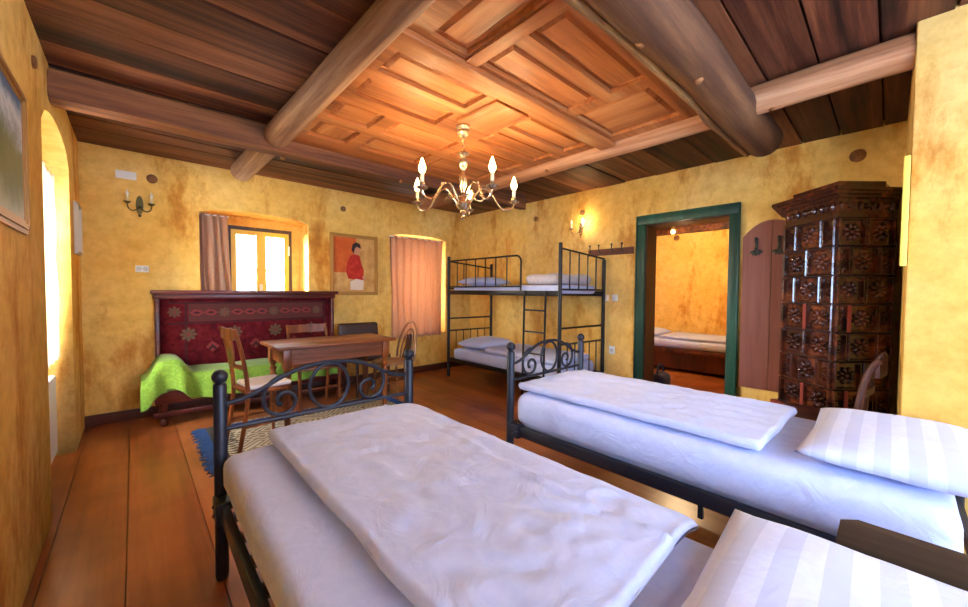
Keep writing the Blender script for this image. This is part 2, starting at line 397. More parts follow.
pier = MB(); pier.b2(-1.50, 0.24, YF-0.3, -5.0, 0, ZT, 0.012); struct(pier.build('wall_pier', M['plaster']))

# floor boards run along y
fb = MB(); x = -W-0.28
while x < 0.0:
    w_ = random.choice((0.27, 0.31, 0.35)); fb.b2(x+0.002, min(x+w_, 0.0)-0.002, YF, 0.0, -0.03, 0.0); x += w_
fb.b2(-W-0.6, 0.0, YF-0.3, 0.5, -0.08, -0.031)
struct(fb.build('floor', M['floor'], smooth=False))
# ceiling planks run along x
cb = MB(); y = YF
while y < 0.0:
    w_ = random.choice((0.24, 0.29, 0.34)); z_ = H + random.uniform(0, 0.012)
    cb.b2(-W, 0.0, y+0.006, min(y+w_, 0.0)-0.006, z_, z_+0.03); y += w_
cb.b2(-W-0.6, 0.24, YF-0.3, 0.5, H+0.05, H+0.09)
struct(cb.build('ceiling', M['plank'], smooth=False))
# baseboards
bb = MB(); bb.b2(-W, 0.0, -0.018, 0.0, 0, 0.10, 0.004); struct(bb.build('baseboard_back', M['base']))
bb = MB(); bb.b2(-0.018, 0.0, -2.92, 0.0, 0, 0.10, 0.004); struct(bb.build('baseboard_right', M['base']))
# adjoining room behind the green door frame
ox0, ox1, oy0, oy1, oh = 0.24, 2.95, -4.6, -1.2, 2.40
fb = MB(); y = oy0
while y < oy1: fb.b2(0.0, ox1, y+0.002, min(y+0.3, oy1)-0.002, -0.03, 0.0); y += 0.3
fb.b2(0.0, ox1, oy0, oy1, -0.08, -0.031)
o = struct(fb.build('floor_bedroom', M['floor'], smooth=False))
o = MB(); o.b2(ox1, ox1+0.1, oy0, oy1, 0, oh+0.1); struct(o.build('wall_bedroom_back', M['plaster']))
o = MB(); o.b2(ox0, ox1, oy1, oy1+0.1, 0, oh+0.1); struct(o.build('wall_bedroom_left', M['plaster']))
o = MB(); o.b2(ox0, ox1, oy0-0.1, oy0, 0, oh+0.1); struct(o.build('wall_bedroom_right', M['plaster']))
o = MB(); y = oy0
while y < oy1: o.b2(ox0, ox1, y+0.005, y+0.275, oh, oh+0.03); y += 0.28
o.b2(ox0, ox1, oy0, oy1, oh+0.04, oh+0.08); o.b2(2.72, 2.86, oy0, oy1, oh-0.09, oh); struct(o.build('ceiling_bedroom', M['plank'], smooth=False))
# green door frame and dark jamb lining
d = MB(); d.b2(-0.025, 0.012, -3.045, -2.945, 0, 2.125, 0.006); d.b2(-0.025, 0.012, -3.955, -3.865, 0, 2.125, 0.006); d.b2(-0.027, 0.012, -3.957, -2.943, 2.03, 2.13, 0.006)
d.b2(-0.034, 0.012, -2.957, -2.943, 0, 2.13, 0.004); d.b2(-0.034, 0.012, -3.957, -3.943, 0, 2.13, 0.004); d.b2(-0.034, 0.012, -3.957, -2.943, 2.117, 2.132, 0.004)
fr = struct(d.build('door_1', M['green']))
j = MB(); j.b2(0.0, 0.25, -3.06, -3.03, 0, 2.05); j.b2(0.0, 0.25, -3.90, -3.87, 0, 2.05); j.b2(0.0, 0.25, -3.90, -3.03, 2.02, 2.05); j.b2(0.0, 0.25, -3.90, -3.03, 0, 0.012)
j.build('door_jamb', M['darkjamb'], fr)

# windows
def window(name, s0, s1, z0, z1, f, d, outer):
    fr_ = MB(); t = 0.045
    def bx(mb, a, b, c, e, da, db):
        mb.prism([(a, c), (b, c), (b, e), (a, e)], da, db, f)
    for a, b, c, e in ((s0, s0+t, z0, z1), (s1-t, s1, z0, z1), (s0+t, s1-t, z1-t, z1), (s0+t, s1-t, z0, z0+t)): bx(fr_, a, b, c, e, d, d+0.08)
    root = struct(fr_.build(name, outer)); mid = (s0+s1)/2
    for a, b in ((s0+t, mid), (mid, s1-t)):
        sm = MB(); q = 0.052; zc = z0+t + (z1-z0-2*t)*0.52
        for a2, b2, c2, e2 in ((a, a+q, z0+t, z1-t), (b-q, b, z0+t, z1-t), (a+q, b-q, z1-t-q, z1-t), (a+q, b-q, z0+t, z0+t+q), (a+q, b-q, zc-0.008, zc+0.008)): bx(sm, a2, b2, c2, e2, d-0.012, d+0.035)
        sash = sm.build('sash', M['yellowpaint'], root)
        g = MB(); bx(g, a+q, b-q, z0+t+q, z1-t-q, d+0.010, d+0.015); g.build('pane', M['glass'], sash)
    return root
M['winouter'] = wood('dark_window_frame', [(0.3, (60,40,18)), (0.7, (104,74,30))], 'z', 16, 0.1, 0.5)
w1 = window('window_1', -3.46, -2.745, 0.95, 2.02, lambda s, z, d: (s, d, z), 0.36, M['winouter'])
h_ = MB(); h_.b2(-2.80, -2.78, 0.335, 0.36, 1.70, 1.82, 0.004); h_.b2(-3.125, -3.095, 0.325, 0.36, 1.25, 1.33, 0.004); h_.build('window_catch', M['white'], w1)
sw_ = MB()
for a, b, c, e in ((-3.75, -3.45, 0.86, 2.13), (-2.75, -2.66, 0.86, 2.13), (-3.46, -2.745, 2.02, 2.13), (-3.46, -2.745, 0.86, 0.95)): sw_.b2(a, b, 0.34, 0.52, c, e)
struct(sw_.build('wall_back_recess', M['plaster'], smooth=False))
window('window_2', -1.40, -0.63, 0.70, 2.0, lambda s, z, d: (s, d, z), 0.44, M['winouter'])
sw_ = MB()
for a, b, c, e in ((-1.52, -1.39, 0.58, 2.14), (-0.64, -0.51, 0.58, 2.14), (-1.42, -0.62, 1.99, 2.14), (-1.42, -0.62, 0.58, 0.71)): sw_.b2(a, b, 0.46, 0.54, c, e)
struct(sw_.build('wall_curtained_recess', M['plaster'], smooth=False))
window('window_3', -1.66, -0.82, 0.70, 2.0, lambda s, z, d: (-W-0.28-d, s, z), 0.10, M['winouter'])
for i, (a, b) in enumerate(((-4.15, -2.95), (-2.65, -1.60))):
    window('window_%d' % (4+i), a, b, 0.8, 2.3, lambda s, z, d: (s, YF-d, z), 0.02, M['winouter'])  # unseen pair, positioned for the light it lets in
window('window_6', -6.7, -5.5, 0.8, 2.2, lambda s, z, d: (-W-d, s, z), 0.02, M['winouter'])  # added out of view to cool the near bed's left side
# house across the yard, seen through the back window
t_ = thing('neighbouring_house', 'distant house with grey gabled roof outside the back window', 'house', (2.0, 17.0, -4.9))
hb = MB(); hb.b2(-3.5, 3.5, 0, 6, 0, 4.2); hb.build('wall', plain('pale_render', (206,200,190), 0.9), t_)
hb = MB(); hb.prism([(-3.9, 4.1), (3.9, 4.1), (0, 6.6)], -0.3, 6.3, lambda a, b, d: (a, d, b)); hb.build('roof', plain('grey_roof', (128,124,122), 0.9), t_)
g_ = MB(); g_.b2(-30, 30, 0.9, 40, -5.1, -4.9); struct(g_.build('ground', plain('yard_gravel', (150,148,140), 0.9)))

# ================================================================= CEILING TIMBER
def log(name, label, p0, p1, r, mat, wob=0.012, flat=1.0, knots=(), ns=18, hew=None, grow=0.0, bark=None):
    p0, p1 = Vector(p0), Vector(p1); root = thing(name, label, 'beam', (0,0,0)); L = (p1-p0).length
    pts, rs = [], []
    for i in range(ns+1):
        t = i/ns; p = p0.lerp(p1, t); sd = hash(name+label) % 1000 if False else len(label)*3.1
        pts.append(p + Vector((mnoise.noise(Vector((t*4, sd, 0)))*wob, mnoise.noise(Vector((t*4, sd, 5)))*wob, mnoise.noise(Vector((t*4, sd, 9)))*wob)))
        rs.append((r+grow*t)*(1 + 0.06*mnoise.noise(Vector((t*6, sd, 14)))))
    pts = [pts[0]+(p0-p1).normalized()*0.012] + pts + [pts[-1]+(p1-p0).normalized()*0.012]; rs = [rs[0]*0.8] + rs + [rs[-1]*0.8]
    mb = MB(); mb.tube(pts, rs, 16)
    if hew:
        for v in mb.bm.verts:
            v.co.z = max(v.co.z, hew[0])
            if abs((p1-p0).x) > abs((p1-p0).y): v.co.y = max(min(v.co.y, p0.y+hew[1]), p0.y-hew[1])
            else: v.co.x = max(min(v.co.x, p0.x+hew[1]), p0.x-hew[1])
    mb.build('timber', mat, root)
    if bark:
        b = MB(); b.tube([p + Vector((0, bark[0]+0.006*math.sin(i*1.9), bark[1])) for i, p in enumerate(pts[1:-1])], [0.020+0.006*math.sin(i*2.7+1) for i in range(len(pts)-2)], 7); b.build('bark_edge', M['bark'], root)
    d = (p1-p0).normalized(); side = d.cross(Vector((0,0,1)))
    for t, a in knots:
        k = MB(); p = p0.lerp(p1, t); dirn = (side*math.cos(a)+Vector((0,0,1))*math.sin(a)).normalized()
        k.ball(p+dirn*r*0.98, 0.022, 8, (1, 1, 0.6), dirn.to_track_quat('Z', 'Y').to_matrix()); k.build('knot', M['knot'], root)
    return root
log('ceiling_log', 'weathered grey brown round log left of the coffered panel', (-3.39, YF, 2.475), (-3.44, -0.42, 2.46), 0.045, M['log_y'], 0.018, knots=((0.62, -2.6), (0.71, -0.9), (0.745, -1.3)), grow=0.055)
log('ceiling_log', 'pale peeled round log at the right of the coffered panel', (-1.405, -5.4, 2.472), (-1.33, -0.55, 2.455), 0.085, M['log_p'], 0.018, knots=((0.2, -1.7), (0.27, -0.9), (0.55, -2.2), (0.63, -1.9)))
log('ceiling_beam', 'long hewn dark crossbeam nearest the curtained windows', (-W+0.01, -1.56, 2.44), (-0.47, -1.66, 2.43), 0.115, M['log_x'], 0.010, hew=(2.35, 0.085), knots=((0.55, -1.2), (0.3, -1.9)))
log('ceiling_beam', 'thick dark crossbeam with pale bark edge above the green doorway', (-W+0.01, -4.22, 2.44), (-0.70, -4.25, 2.43), 0.122, M['log_d'], 0.018, knots=((0.62, -1.3), (0.5, -2.0)), bark=(0.106, -0.080))

# coffered panel
cp = thing('coffered_panel', 'orange pine coffered panel set in the ceiling above the chandelier', 'ceiling panel', (0, 0, 0))
PX0, PX1, PY0, PY1 = -3.42, -1.40, -4.16, -1.62
rec = [(-3.23,-3.01,-3.99,-3.46), (-2.90,-2.14,-3.68,-3.455), (-2.90,-2.14,-3.99,-3.77), (-2.05,-1.56,-3.96,-3.46),
       (-3.28,-2.66,-3.24,-3.02), (-3.28,-2.66,-2.92,-2.69), (-2.25,-1.56,-3.24,-3.02), (-2.25,-1.56,-2.92,-2.69),
       (-3.28,-2.98,-2.56,-2.28), (-2.88,-2.32,-2.56,-2.28), (-2.22,-1.56,-2.56,-2.28), (-3.28,-2.98,-2.18,-1.88), (-2.88,-2.32,-2.18,-1.88), (-2.22,-1.56,-2.18,-1.88)]
xs = sorted({PX0, PX1} | {r[0] for r in rec} | {r[1] for r in rec}); ys = sorted({PY0, PY1} | {r[2] for r in rec} | {r[3] for r in rec})
fm = MB(); ZP = 2.455
def inrec(x, y): return any(r[0] < x < r[1] and r[2] < y < r[3] for r in rec)
for a, b in zip(xs, xs[1:]):
    for c, e in zip(ys, ys[1:]):
        if not inrec((a+b)/2, (c+e)/2): fm.quad((a,c,ZP), (b,c,ZP), (b,e,ZP), (a,e,ZP))
for a, b, c, e in rec:
    for p, q in (((a,c),(b,c)), ((b,c),(b,e)), ((b,e),(a,e)), ((a,e),(a,c))):
        fm.quad((*p, ZP), (*q, ZP), (*q, ZP+0.035), (*p, ZP+0.035))
bmesh.ops.remove_doubles(fm.bm, verts=fm.bm.verts[:], dist=1e-5)
for p, q in (((PX0,PY0),(PX1,PY0)), ((PX1,PY0),(PX1,PY1)), ((PX1,PY1),(PX0,PY1)), ((PX0,PY1),(PX0,PY0))): fm.quad((*p, ZP), (*q, ZP), (*q, H+0.01), (*p, H+0.01))
fm.build('frame', M['panel'], cp, smooth=False)
rl = MB(); rl.b2(PX0, PX1, -3.43, -3.30, ZP-0.035, ZP, 0.008); rl.build('cross_rail', M['panel'], cp)
rl = MB(); rl.b2(-3.0, -2.92, -4.1, -3.43, ZP-0.018, ZP, 0.006); rl.build('strut', M['panel_y'], cp)
rl = MB(); rl.b2(-2.60, -2.30, -3.26, -2.86, ZP-0.022, ZP, 0.008); rl.build('rose_board', M['panel_y'], cp)
for a, b, c, e in rec:
    pm = MB(); i = 0.022; z0, z1 = ZP+0.026, ZP+0.010
    o_ = [(a,c), (b,c), (b,e), (a,e)]; n_ = [(a+i,c+i), (b-i,c+i), (b-i,e-i), (a+i,e-i)]; n2 = [(a+2*i,c+2*i), (b-2*i,c+2*i), (b-2*i,e-2*i), (a+2*i,e-2*i)]
    for k in range(4):
        l = (k+1) % 4
        pm.quad((*o_[k], z0), (*o_[l], z0), (*n_[l], z0), (*n_[k], z0)); pm.quad((*n_[k], z0), (*n_[l], z0), (*n2[l], z1), (*n2[k], z1))
    pm.quad(*[(*p, z1) for p in n2]); pm.quad(*[(*p, z0+0.01) for p in o_])
    pm.build('inset_panel', M['panel'] if (b-a) > (e-c) else M['panel_y'], cp, smooth=False)

# ================================================================= LAMPS
ch = thing('chandelier', 'silvery five armed candle chandelier hanging from the coffered panel', 'chandelier', (-2.53, -2.855, 0))
zc = ZP-0.022
b = MB(); b.lathe([(0.05, zc), (0.052, zc-0.012), (0.036, zc-0.03), (0.046, zc-0.05), (0.03, zc-0.075), (0.008, zc-0.09)], seg=16); b.build('ceiling_rose', M['brass'], ch)
b = MB()
for k in range(3):
    z = zc-0.10-k*0.028; pts = [(0.012*math.cos(a)*(k % 2 == 0), 0.012*math.cos(a)*(k % 2), z+0.018*math.sin(a)) for a in [2*PI*i/10 for i in range(10)]]; b.tube(pts, 0.003, 6, True)
b.build('chain', M['brass'], ch)
b = MB(); b.lathe([(0.006, zc-0.17), (0.03, zc-0.185), (0.044, zc-0.195), (0.02, zc-0.21), (0.014, zc-0.225), (0.03, zc-0.24), (0.036, zc-0.26), (0.026, zc-0.285), (0.014, zc-0.30), (0.014, zc-0.33), (0.026, zc-0.35), (0.03, zc-0.38),
    (0.022, zc-0.44), (0.016, zc-0.47), (0.05, zc-0.485), (0.035, zc-0.50), (0.045, zc-0.53), (0.055, zc-0.55), (0.045, zc-0.575), (0.02, zc-0.595), (0.026, zc-0.61), (0.012, zc-0.63), (0.016, zc-0.645), (0.004, zc-0.66)][::-1], seg=16); b.build('stem', M['brass'], ch)
for k in range(5):
    a = math.radians(187+72*k); ca, sa = math.cos(a), math.sin(a)
    P = lambda r, z: Vector((ca*r, sa*r, z))
    pts = bez(P(0.04, zc-0.54), P(0.09, zc-0.50), P(0.10, zc-0.42), P(0.16, zc-0.43), 10) + bez(P(0.16, zc-0.43), P(0.24, zc-0.45), P(0.25, zc-0.60), P(0.34, zc-0.57), 12)[1:] + bez(P(0.34, zc-0.57), P(0.37, zc-0.56), P(0.38, zc-0.54), P(0.38, zc-0.52), 5)[1:]
    b = MB(); b.tube(pts, 0.0075, 8)
    b.tube(bez(P(0.06, zc-0.49), P(0.14, zc-0.56), P(0.17, zc-0.50), P(0.12, zc-0.475), 10), 0.005, 6)
    b.ball(P(0.2, zc-0.445), 0.014, 8); arm = b.build('arm', M['brass'], ch)
    b = MB(); b.lathe([(0.012, zc-0.53), (0.038, zc-0.515), (0.042, zc-0.508), (0.018, zc-0.505), (0.016, zc-0.48)], P(0.38, 0), 12); b.build('drip_cup', M['brass'], arm)
    b = MB(); b.lathe([(0.012, zc-0.482), (0.012, zc-0.42)], P(0.38, 0), 10); b.build('candle', M['candle'], arm)
    b = MB(); b.lathe([(0.008, zc-0.43), (0.020, zc-0.405), (0.023, zc-0.388), (0.013, zc-0.355), (0.002, zc-0.325)], P(0.38, 0), 10); b.build('bulb', M['bulb_on'], arm)
    point('chandelier_light', Vector((-2.53, -2.855, zc-0.385)) + P(0.38, 0), 22, WARM, 0.025)

def sconce(label, loc, rotz, lit, mat):
    s = thing('wall_sconce', label, 'wall lamp', loc, rotz)          # local: wall plane y = 0, room towards -y
    b = MB(); b.prism([(0.028*math.cos(2*PI*i/16), 0.09*math.sin(2*PI*i/16)) for i in range(16)], 0, -0.014, lambda a, b_, d: (a, d, b_)); b.ball((0, -0.02, -0.02), 0.018, 8); b.ball((0, -0.012, -0.1), 0.014, 8); b.build('back_plate', mat, s)
    for sg, li in ((-1, lit[0]), (1, lit[1])):
        P = lambda r, y, z: Vector((sg*r, y, z))
        b = MB(); b.tube(bez(P(0.008, -0.02, -0.02), P(0.03, -0.09, -0.09), P(0.09, -0.10, -0.08), P(0.085, -0.10, -0.005), 12), 0.0055, 7); arm = b.build('arm', mat, s)
        b = MB(); b.lathe([(0.008, -0.01), (0.026, 0.004), (0.028, 0.01), (0.012, 0.012)], P(0.085, -0.10, 0), 10); b.build('drip_cup', mat, arm)
        b = MB(); b.lathe([(0.010, 0.01), (0.010, 0.055)], P(0.085, -0.10, 0), 9); b.build('candle', M['candle'], arm)
        b = MB(); b.lathe([(0.006, 0.055), (0.014, 0.072), (0.014, 0.085), (0.002, 0.12)], P(0.085, -0.10, 0), 9); b.build('bulb', M['bulb_on'] if li else M['bulb_off'], arm)
    return s
sconce('unlit two candle bronze wall sconce above the settee', (-4.21, 0.0, 2.065), 0, (0, 0), M['bronze'])
sconce('lit two candle brass wall sconce above the bunk bed', (0.0, -2.20, 2.075), -PI/2, (0, 1), M['brass'])
point('sconce_light', (-0.10, -2.285, 2.155), 5, WARM, 0.02)

# ================================================================= BEDS
def spiral(cx, cz, r0, r1, a0, turns, n, y): 
    return [Vector((cx+(r0+(r1-r0)*i/n)*math.cos(a0+turns*2*PI*i/n), y, cz+(r0+(r1-r0)*i/n)*math.sin(a0+turns*2*PI*i/n))) for i in range(n+1)]
def metal_bed(label, loc, rotz, w, l):
    t = thing('metal_bed', label, 'bed', loc, rotz, 'scrolled metal beds')
    mt = M['metal']
    for x in (0, w):
        b = MB(); b.lathe([(0.022, 0), (0.024, 0.01), (0.0255, 0.02), (0.0255, 0.848), (0.022, 0.856), (0.014, 0.860)], (x, 0, 0), 14); p = b.build('foot_post', mt, t)
        b = MB(); b.ball((x, 0, 0.886), 0.031, 14); b.build('post_knob', mt, p)
        b = MB(); b.lathe([(0.022, 0), (0.024, 0.01), (0.0255, 0.02), (0.0255, 0.40), (0.02, 0.41)], (x, -l, 0), 14); b.build('head_post', mt, t)
        sg = 1 if x == 0 else -1
        b = MB(); b.b2(x-0.014, x+0.014, -l, 0, 0.295, 0.365, 0.004); rl_ = b.build('side_rail', mt, t)
        b = MB(); b.b2(x-0.020-0.012*(sg > 0), x+0.020+0.012*(sg < 0), -0.10, 0.0, 0.285, 0.375, 0.003)
        for yy, zz in ((-0.05, 0.31), (-0.05, 0.35), (-0.085, 0.33)): b.ball((x-sg*0.034, yy, zz), 0.007, 8)
        b.build('corner_bracket', mt, rl_)
        b = MB(); b.b2(x-0.010, x+0.010, -1.2, -1.18, 0.235, 0.30); b.build('bolt', mt, rl_)
    b = MB(); b.b2(x-0.0, 0.0, -l-0.01, -l+0.01, 0.30, 0.36); b.build('head_rail', mt, t)
    b = MB(); b.b2(0.0, w, -0.012, 0.012, 0.30, 0.36); b.build('foot_rail', mt, t)
    b = MB(); n = 11
    for i in range(n):
        yy = -0.14-(l-0.28)*i/(n-1); b.b2(0.014, w-0.014, yy-0.035, yy+0.035, 0.318, 0.328)
    b.build('slats', M['base'], t)
    # footboard: low bar, arch, centre ring and two scrolls
    b = MB(); b.tube([(0, 0, 0.655), (w, 0, 0.655)], 0.010, 8); b.build('low_bar', mt, t)
    arch = bez((0, 0, 0.765), (w*0.2, 0, 0.765), (w*0.22, 0, 0.895), (w*0.5, 0, 0.895), 18) + bez((w*0.5, 0, 0.895), (w*0.78, 0, 0.895), (w*0.8, 0, 0.765), (w, 0, 0.765), 18)[1:]
    b = MB(); b.tube(arch, 0.0105, 8); b.build('arch_bar', mt, t)
    ring = [(w*0.5+0.098*math.cos(2*PI*i/28), 0, 0.775+0.112*math.sin(2*PI*i/28)) for i in range(28)]
    b = MB(); b.tube(ring, 0.009, 8, True); b.build('ring', mt, t)
    for sg in (-1, 1):
        X = lambda x: w*0.5 + sg*x
        pts = bez((X(0.22), 0, 0.855), (X(0.335), 0, 0.83), (X(0.325), 0, 0.665), (X(0.215), 0, 0.672), 14)
        sp = spiral(0.215, 0.735, 0.063, 0.022, -PI/2, 0.85, 18, 0)
        pts += [Vector((X(2*0.215-p.x), 0, p.z)) for p in sp][1:]
        pts = [Vector(p) for p in pts]
        b = MB(); b.tube(pts, 0.009, 8); b.ball(pts[-1], 0.013, 8); b.build('scroll', mt, t)
    return t
BW, BL = 0.93, 1.98
BW2 = 0.852
bedA_loc, bedA_rot = (-4.0, -3.0, 0), math.radians(-0.6)
bedB_loc, bedB_rot = (-2.385, -3.20, 0), 0.0
metal_bed('blue black metal bed in the foreground with scrolled footboard facing the table', bedA_loc, bedA_rot, BW, BL)
metal_bed('blue black metal bed in front of the green doorway with scrolled footboard', bedB_loc, bedB_rot, BW2, BL)

def bedding(loc, rotz, f, **k):
    return f(Vector(loc), rotz, **k)
def place(o, loc, rotz, lx, ly, lz):
    c, s = math.cos(rotz), math.sin(rotz); o.location = (loc[0]+c*lx-s*ly, loc[1]+s*lx+c*ly, loc[2]+lz); o.rotation_euler.z = rotz; return o
def mattress(label, w, l, h, mat, r=0.055, group=None, tuck=0):
    mb = MB()
    def dsp(o, q):
        n = nz(o, 3.0, 2.0)*0.006 + nz(o, 9.0, 5.0)*0.003
        kx = max(0.0, min(1.0, (-h/2+0.085-o.z)/0.05))*tuck
        return Vector((-math.copysign(kx*0.036, o.x)*(abs(o.x) > w/2-0.1) , 0, n if o.z > 0 else 0)) + Vector((nz(o, 5, 1)*0.006*(1-kx), nz(o, 5, 3)*0.005, 0))
    mb.roundbox((0, 0, h/2), (w, l, h), r, 0.06, dsp)
    o = mb.build('mattress', mat, angle=180); return tag(o, label, 'mattress', group)
def duvet(label, w, l, h, mat, amp=0.012, seed=0.0, drape=None, seam=None, step=0.03):
    mb = MB()
    def dsp(o, q):
        p = Vector((o.x*0.9+o.y*0.45, o.y*0.9-o.x*0.45, 0)); wv = nz(p, 2.5, seed+9)*0.25
        z = nz(p, 3.2, seed)*amp*0.8
        z -= abs(nz((p.x*1.7+wv, p.y*0.8+wv, 0), 5.5, seed+3))*amp*1.3
        z += (1-abs(nz((p.x*1.3-wv, p.y*0.7+wv, 0), 10, seed+5))*2.2)*amp*0.30 + nz((p.x*1.8, p.y, 0), 19, seed+7)*amp*0.25
        e = Vector((nz(o, 4, seed+2)*0.012, nz(o, 4, seed+4)*0.012, z if o.z > 0 else z*0.1))
        edge = min(w/2-abs(o.x), l/2-abs(o.y))
        if o.z > 0: e.z = e.z*min(1, 0.25+edge/0.12) + 0.006*math.exp(-((edge-0.035)/0.012)**2)*-1
        if seam is not None and o.z > 0:
            dx = o.x - (seam + 0.025*math.sin(o.y*4)); e.z += 0.012*math.exp(-(dx/0.013)**2) - (0.010 if dx > 0 else 0)
        if drape:
            k = max(0, (o.x - drape[0]))/(w/2-drape[0]); e.z -= drape[1]*k*k
        return e
    mb.roundbox((0, 0, h/2), (w, l, h), h*0.48, step, dsp)
    return tag(mb.build('duvet', mat, angle=180), label, 'duvet')
def pillow(label, w, l, h, mat, seed=0.0):
    mb = MB(); nu, nv = 26, 22
    def pt(u, v, sg):
        a, b = 2*u-1, 2*v-1
        k = max(0.0, (1-abs(a)**2.6)*(1-abs(b)**2.6))**0.5
        pin = 1-0.06*(1-abs(b))*abs(a)**6; pin2 = 1-0.06*(1-abs(a))*abs(b)**6
        x, y = a*w/2*pin, b*l/2*pin2
        z = sg*h/2*k*(1.0 if sg > 0 else 0.75) + (nz((x, y, seed), 5, seed)*0.014 + nz((x*1.5, y, seed), 13, seed)*0.005)*k
        return Vector((x, y, z + h*0.375))
    mb.grid(lambda u, v: pt(u, v, 1), nu, nv, lambda u, v: pt(u, v, -1))
    bmesh.ops.remove_doubles(mb.bm, verts=mb.bm.verts[:], dist=1e-4)
    o = mb.build('pillow', mat, angle=180); return tag(o, label, 'pillow')
# front bed
place(mattress('white sheeted mattress on the foreground metal bed', 0.94, 1.90, 0.232, M['sheet'], 0.05, tuck=1), bedA_loc, bedA_rot, 0.465, -0.985, 0.330)
place(duvet('white folded duvet with long side seam on the foreground bed', 0.80, 1.56, 0.050, M['sheet'], 0.0125, 1.3, seam=0.20, drape=(0.26, 0.03), step=0.02), bedA_loc, bedA_rot, 0.575, -0.80, 0.573)
place(pillow('white striped satin pillow at the head of the foreground bed', 0.88, 0.56, 0.115, M['satin'], 2.0), bedA_loc, 0.02, 0.585, -1.95, 0.566)
# second bed
place(mattress('plump white sheeted mattress on the metal bed before the doorway', 0.88, 1.90, 0.25, M['sheet'], 0.075, tuck=1), bedB_loc, bedB_rot, 0.426, -0.985, 0.330)
place(duvet('white crinkled duvet on the metal bed before the doorway', 0.82, 1.38, 0.050, M['sheet'], 0.018, 4.2, drape=(0.1, 0.02), step=0.022), bedB_loc, bedB_rot, 0.440, -0.72, 0.594)
place(pillow('large white striped pillow against the pale yellow pier', 0.84, 0.56, 0.155, M['satin'], 5.0), bedB_loc, bedB_rot, 0.43, -1.79, 0.582)

# ---------------------------------------------------------------- bunk bed
bk = thing('bunk_bed', 'black metal bunk bed with ladder in the far corner', 'bunk bed', (0, 0, 0))
xf, xb, ya, yb = -0.86, -0.05, -0.52, -2.50; mt = M['metal_b']
for x, y, zt in ((xf, ya, 1.77), (xb, ya-0.06, 1.70), (xf, yb, 1.80), (xb, yb-0.06, 1.66)):
    b = MB(); b.tube([(x, y, 0), (x, y, zt-0.004), (x, y, zt)], [0.022, 0.022, 0.016], 10); b.build('post', mt, bk)
for z0, z1, nm in ((1.215, 1.275, 'upper_rail'), (0.235, 0.285, 'lower_rail')):
    for x, dy in ((xf, 0), (xb, -0.06)):
        b = MB(); b.b2(x-0.014, x+0.014, yb+dy, ya+dy, z0, z1, 0.004); b.build(nm, mt, bk)
    b = MB(); 
    for i in range(9):
        yy = ya-0.15-(ya-yb-0.3)*i/8; b.b2(xf, xb, yy-0.03, yy+0.03, z0+0.012, z0+0.024)
    b.build('slats', mt, bk)
for (ye, zt, z2) in ((ya, 1.70, 1.30), (yb, 1.74, 1.29)):
    yy = lambda x: ye - 0.06*(x-xf)/(xb-xf)
    b = MB(); b.tube([(xf, yy(xf), zt), (xb, yy(xb), zt-0.07)], 0.011, 8); b.tube([(xf, yy(xf), z2), (xb, yy(xb), z2)], 0.011, 8); b.build('end_rail', mt, bk)
    for i in range(1, 5 if ye == yb else 3):
        x = xf+(xb-xf)*i/(5 if ye == yb else 3); b = MB(); b.tube([(x, yy(x), z2), (x, yy(x), zt-0.07*(x-xf)/(xb-xf))], 0.008, 6); b.build('end_bar', mt, bk)
    b = MB(); b.tube([(xf, yy(xf), 0.86), (xb, yy(xb), 0.86)], 0.011, 8); b.tube([(xf, yy(xf), 0.68), (xb, yy(xb), 0.68)], 0.011, 8); b.b2(xf, xb, yy(xf)-0.07, yy(xf)-0.045, 0.24, 0.28); b.build('lower_end_rail', mt, bk)
    for i in range(1, 6):
        x = xf+(xb-xf)*i/6; b = MB(); b.tube([(x, yy(x), 0.27), (x, yy(x), 0.68)], 0.007, 6); b.build('lower_end_bar', mt, bk)
b = MB(); yg = -1.93
pts = [(xf, ya, 1.70)] + [(xf, yg+0.08, 1.70)] + [(xf, yg+0.08-0.08*math.sin(a), 1.62+0.08*math.cos(a)) for a in [PI/2*i/6 for i in range(1, 7)]] + [(xf, yg, 1.27)]
b.tube(pts, 0.011, 8); b.tube([(xf, ya, 1.325), (xf, yg, 1.325)], 0.009, 8); b.build('guard_rail', mt, bk)
for i in range(1, 7):
    y = ya + (yg-ya)*i/7.2; b = MB(); b.tube([(xf, y, 1.325), (xf, y, 1.70)], 0.0075, 6); b.build('guard_bar', mt, bk)
for y in (-2.02, -2.33):
    b = MB(); b.tube([(xf-0.03, y, 1.275), (xf-0.035, y, 1.2), (xf-0.06, y, 0.0)], 0.012, 8); b.build('ladder_stile', mt, bk)
for z in (0.30, 0.55, 0.80, 1.05):
    b = MB(); x = xf-0.035-0.025*(1.2-z)/1.2; b.tube([(x, -2.02, z), (x, -2.33, z)], 0.010, 8); b.build('ladder_rung', mt, bk)
o = mattress('white mattress on the upper bunk behind the guard rail', 0.755, 1.90, 0.10, M['sheet'], 0.04); o.location = (-0.455, -1.53, 1.241)
o = mattress('white mattress on the lower bunk', 0.755, 1.90, 0.16, M['sheet'], 0.05); o.location = (-0.455, -1.53, 0.261)
o = pillow('white pillow on the upper bunk at the corner end', 0.68, 0.46, 0.15, M['sheet'], 8.0); o.location = (-0.46, -0.86, 1.343)
o = pillow('white pillow on the lower bunk at the corner end', 0.70, 0.52, 0.19, M['sheet'], 9.0); o.location = (-0.46, -0.90, 0.424)
o = duvet('folded white duvet on the upper bunk beside the coat rack', 0.70, 0.50, 0.12, M['grayblanket'], 0.02, 6.0); o.location = (-0.46, -2.19, 1.352)
o = duvet('rumpled white duvet spread over the lower bunk', 0.72, 1.20, 0.075, M['sheet'], 0.03, 7.0); o.location = (-0.46, -1.82, 0.43)

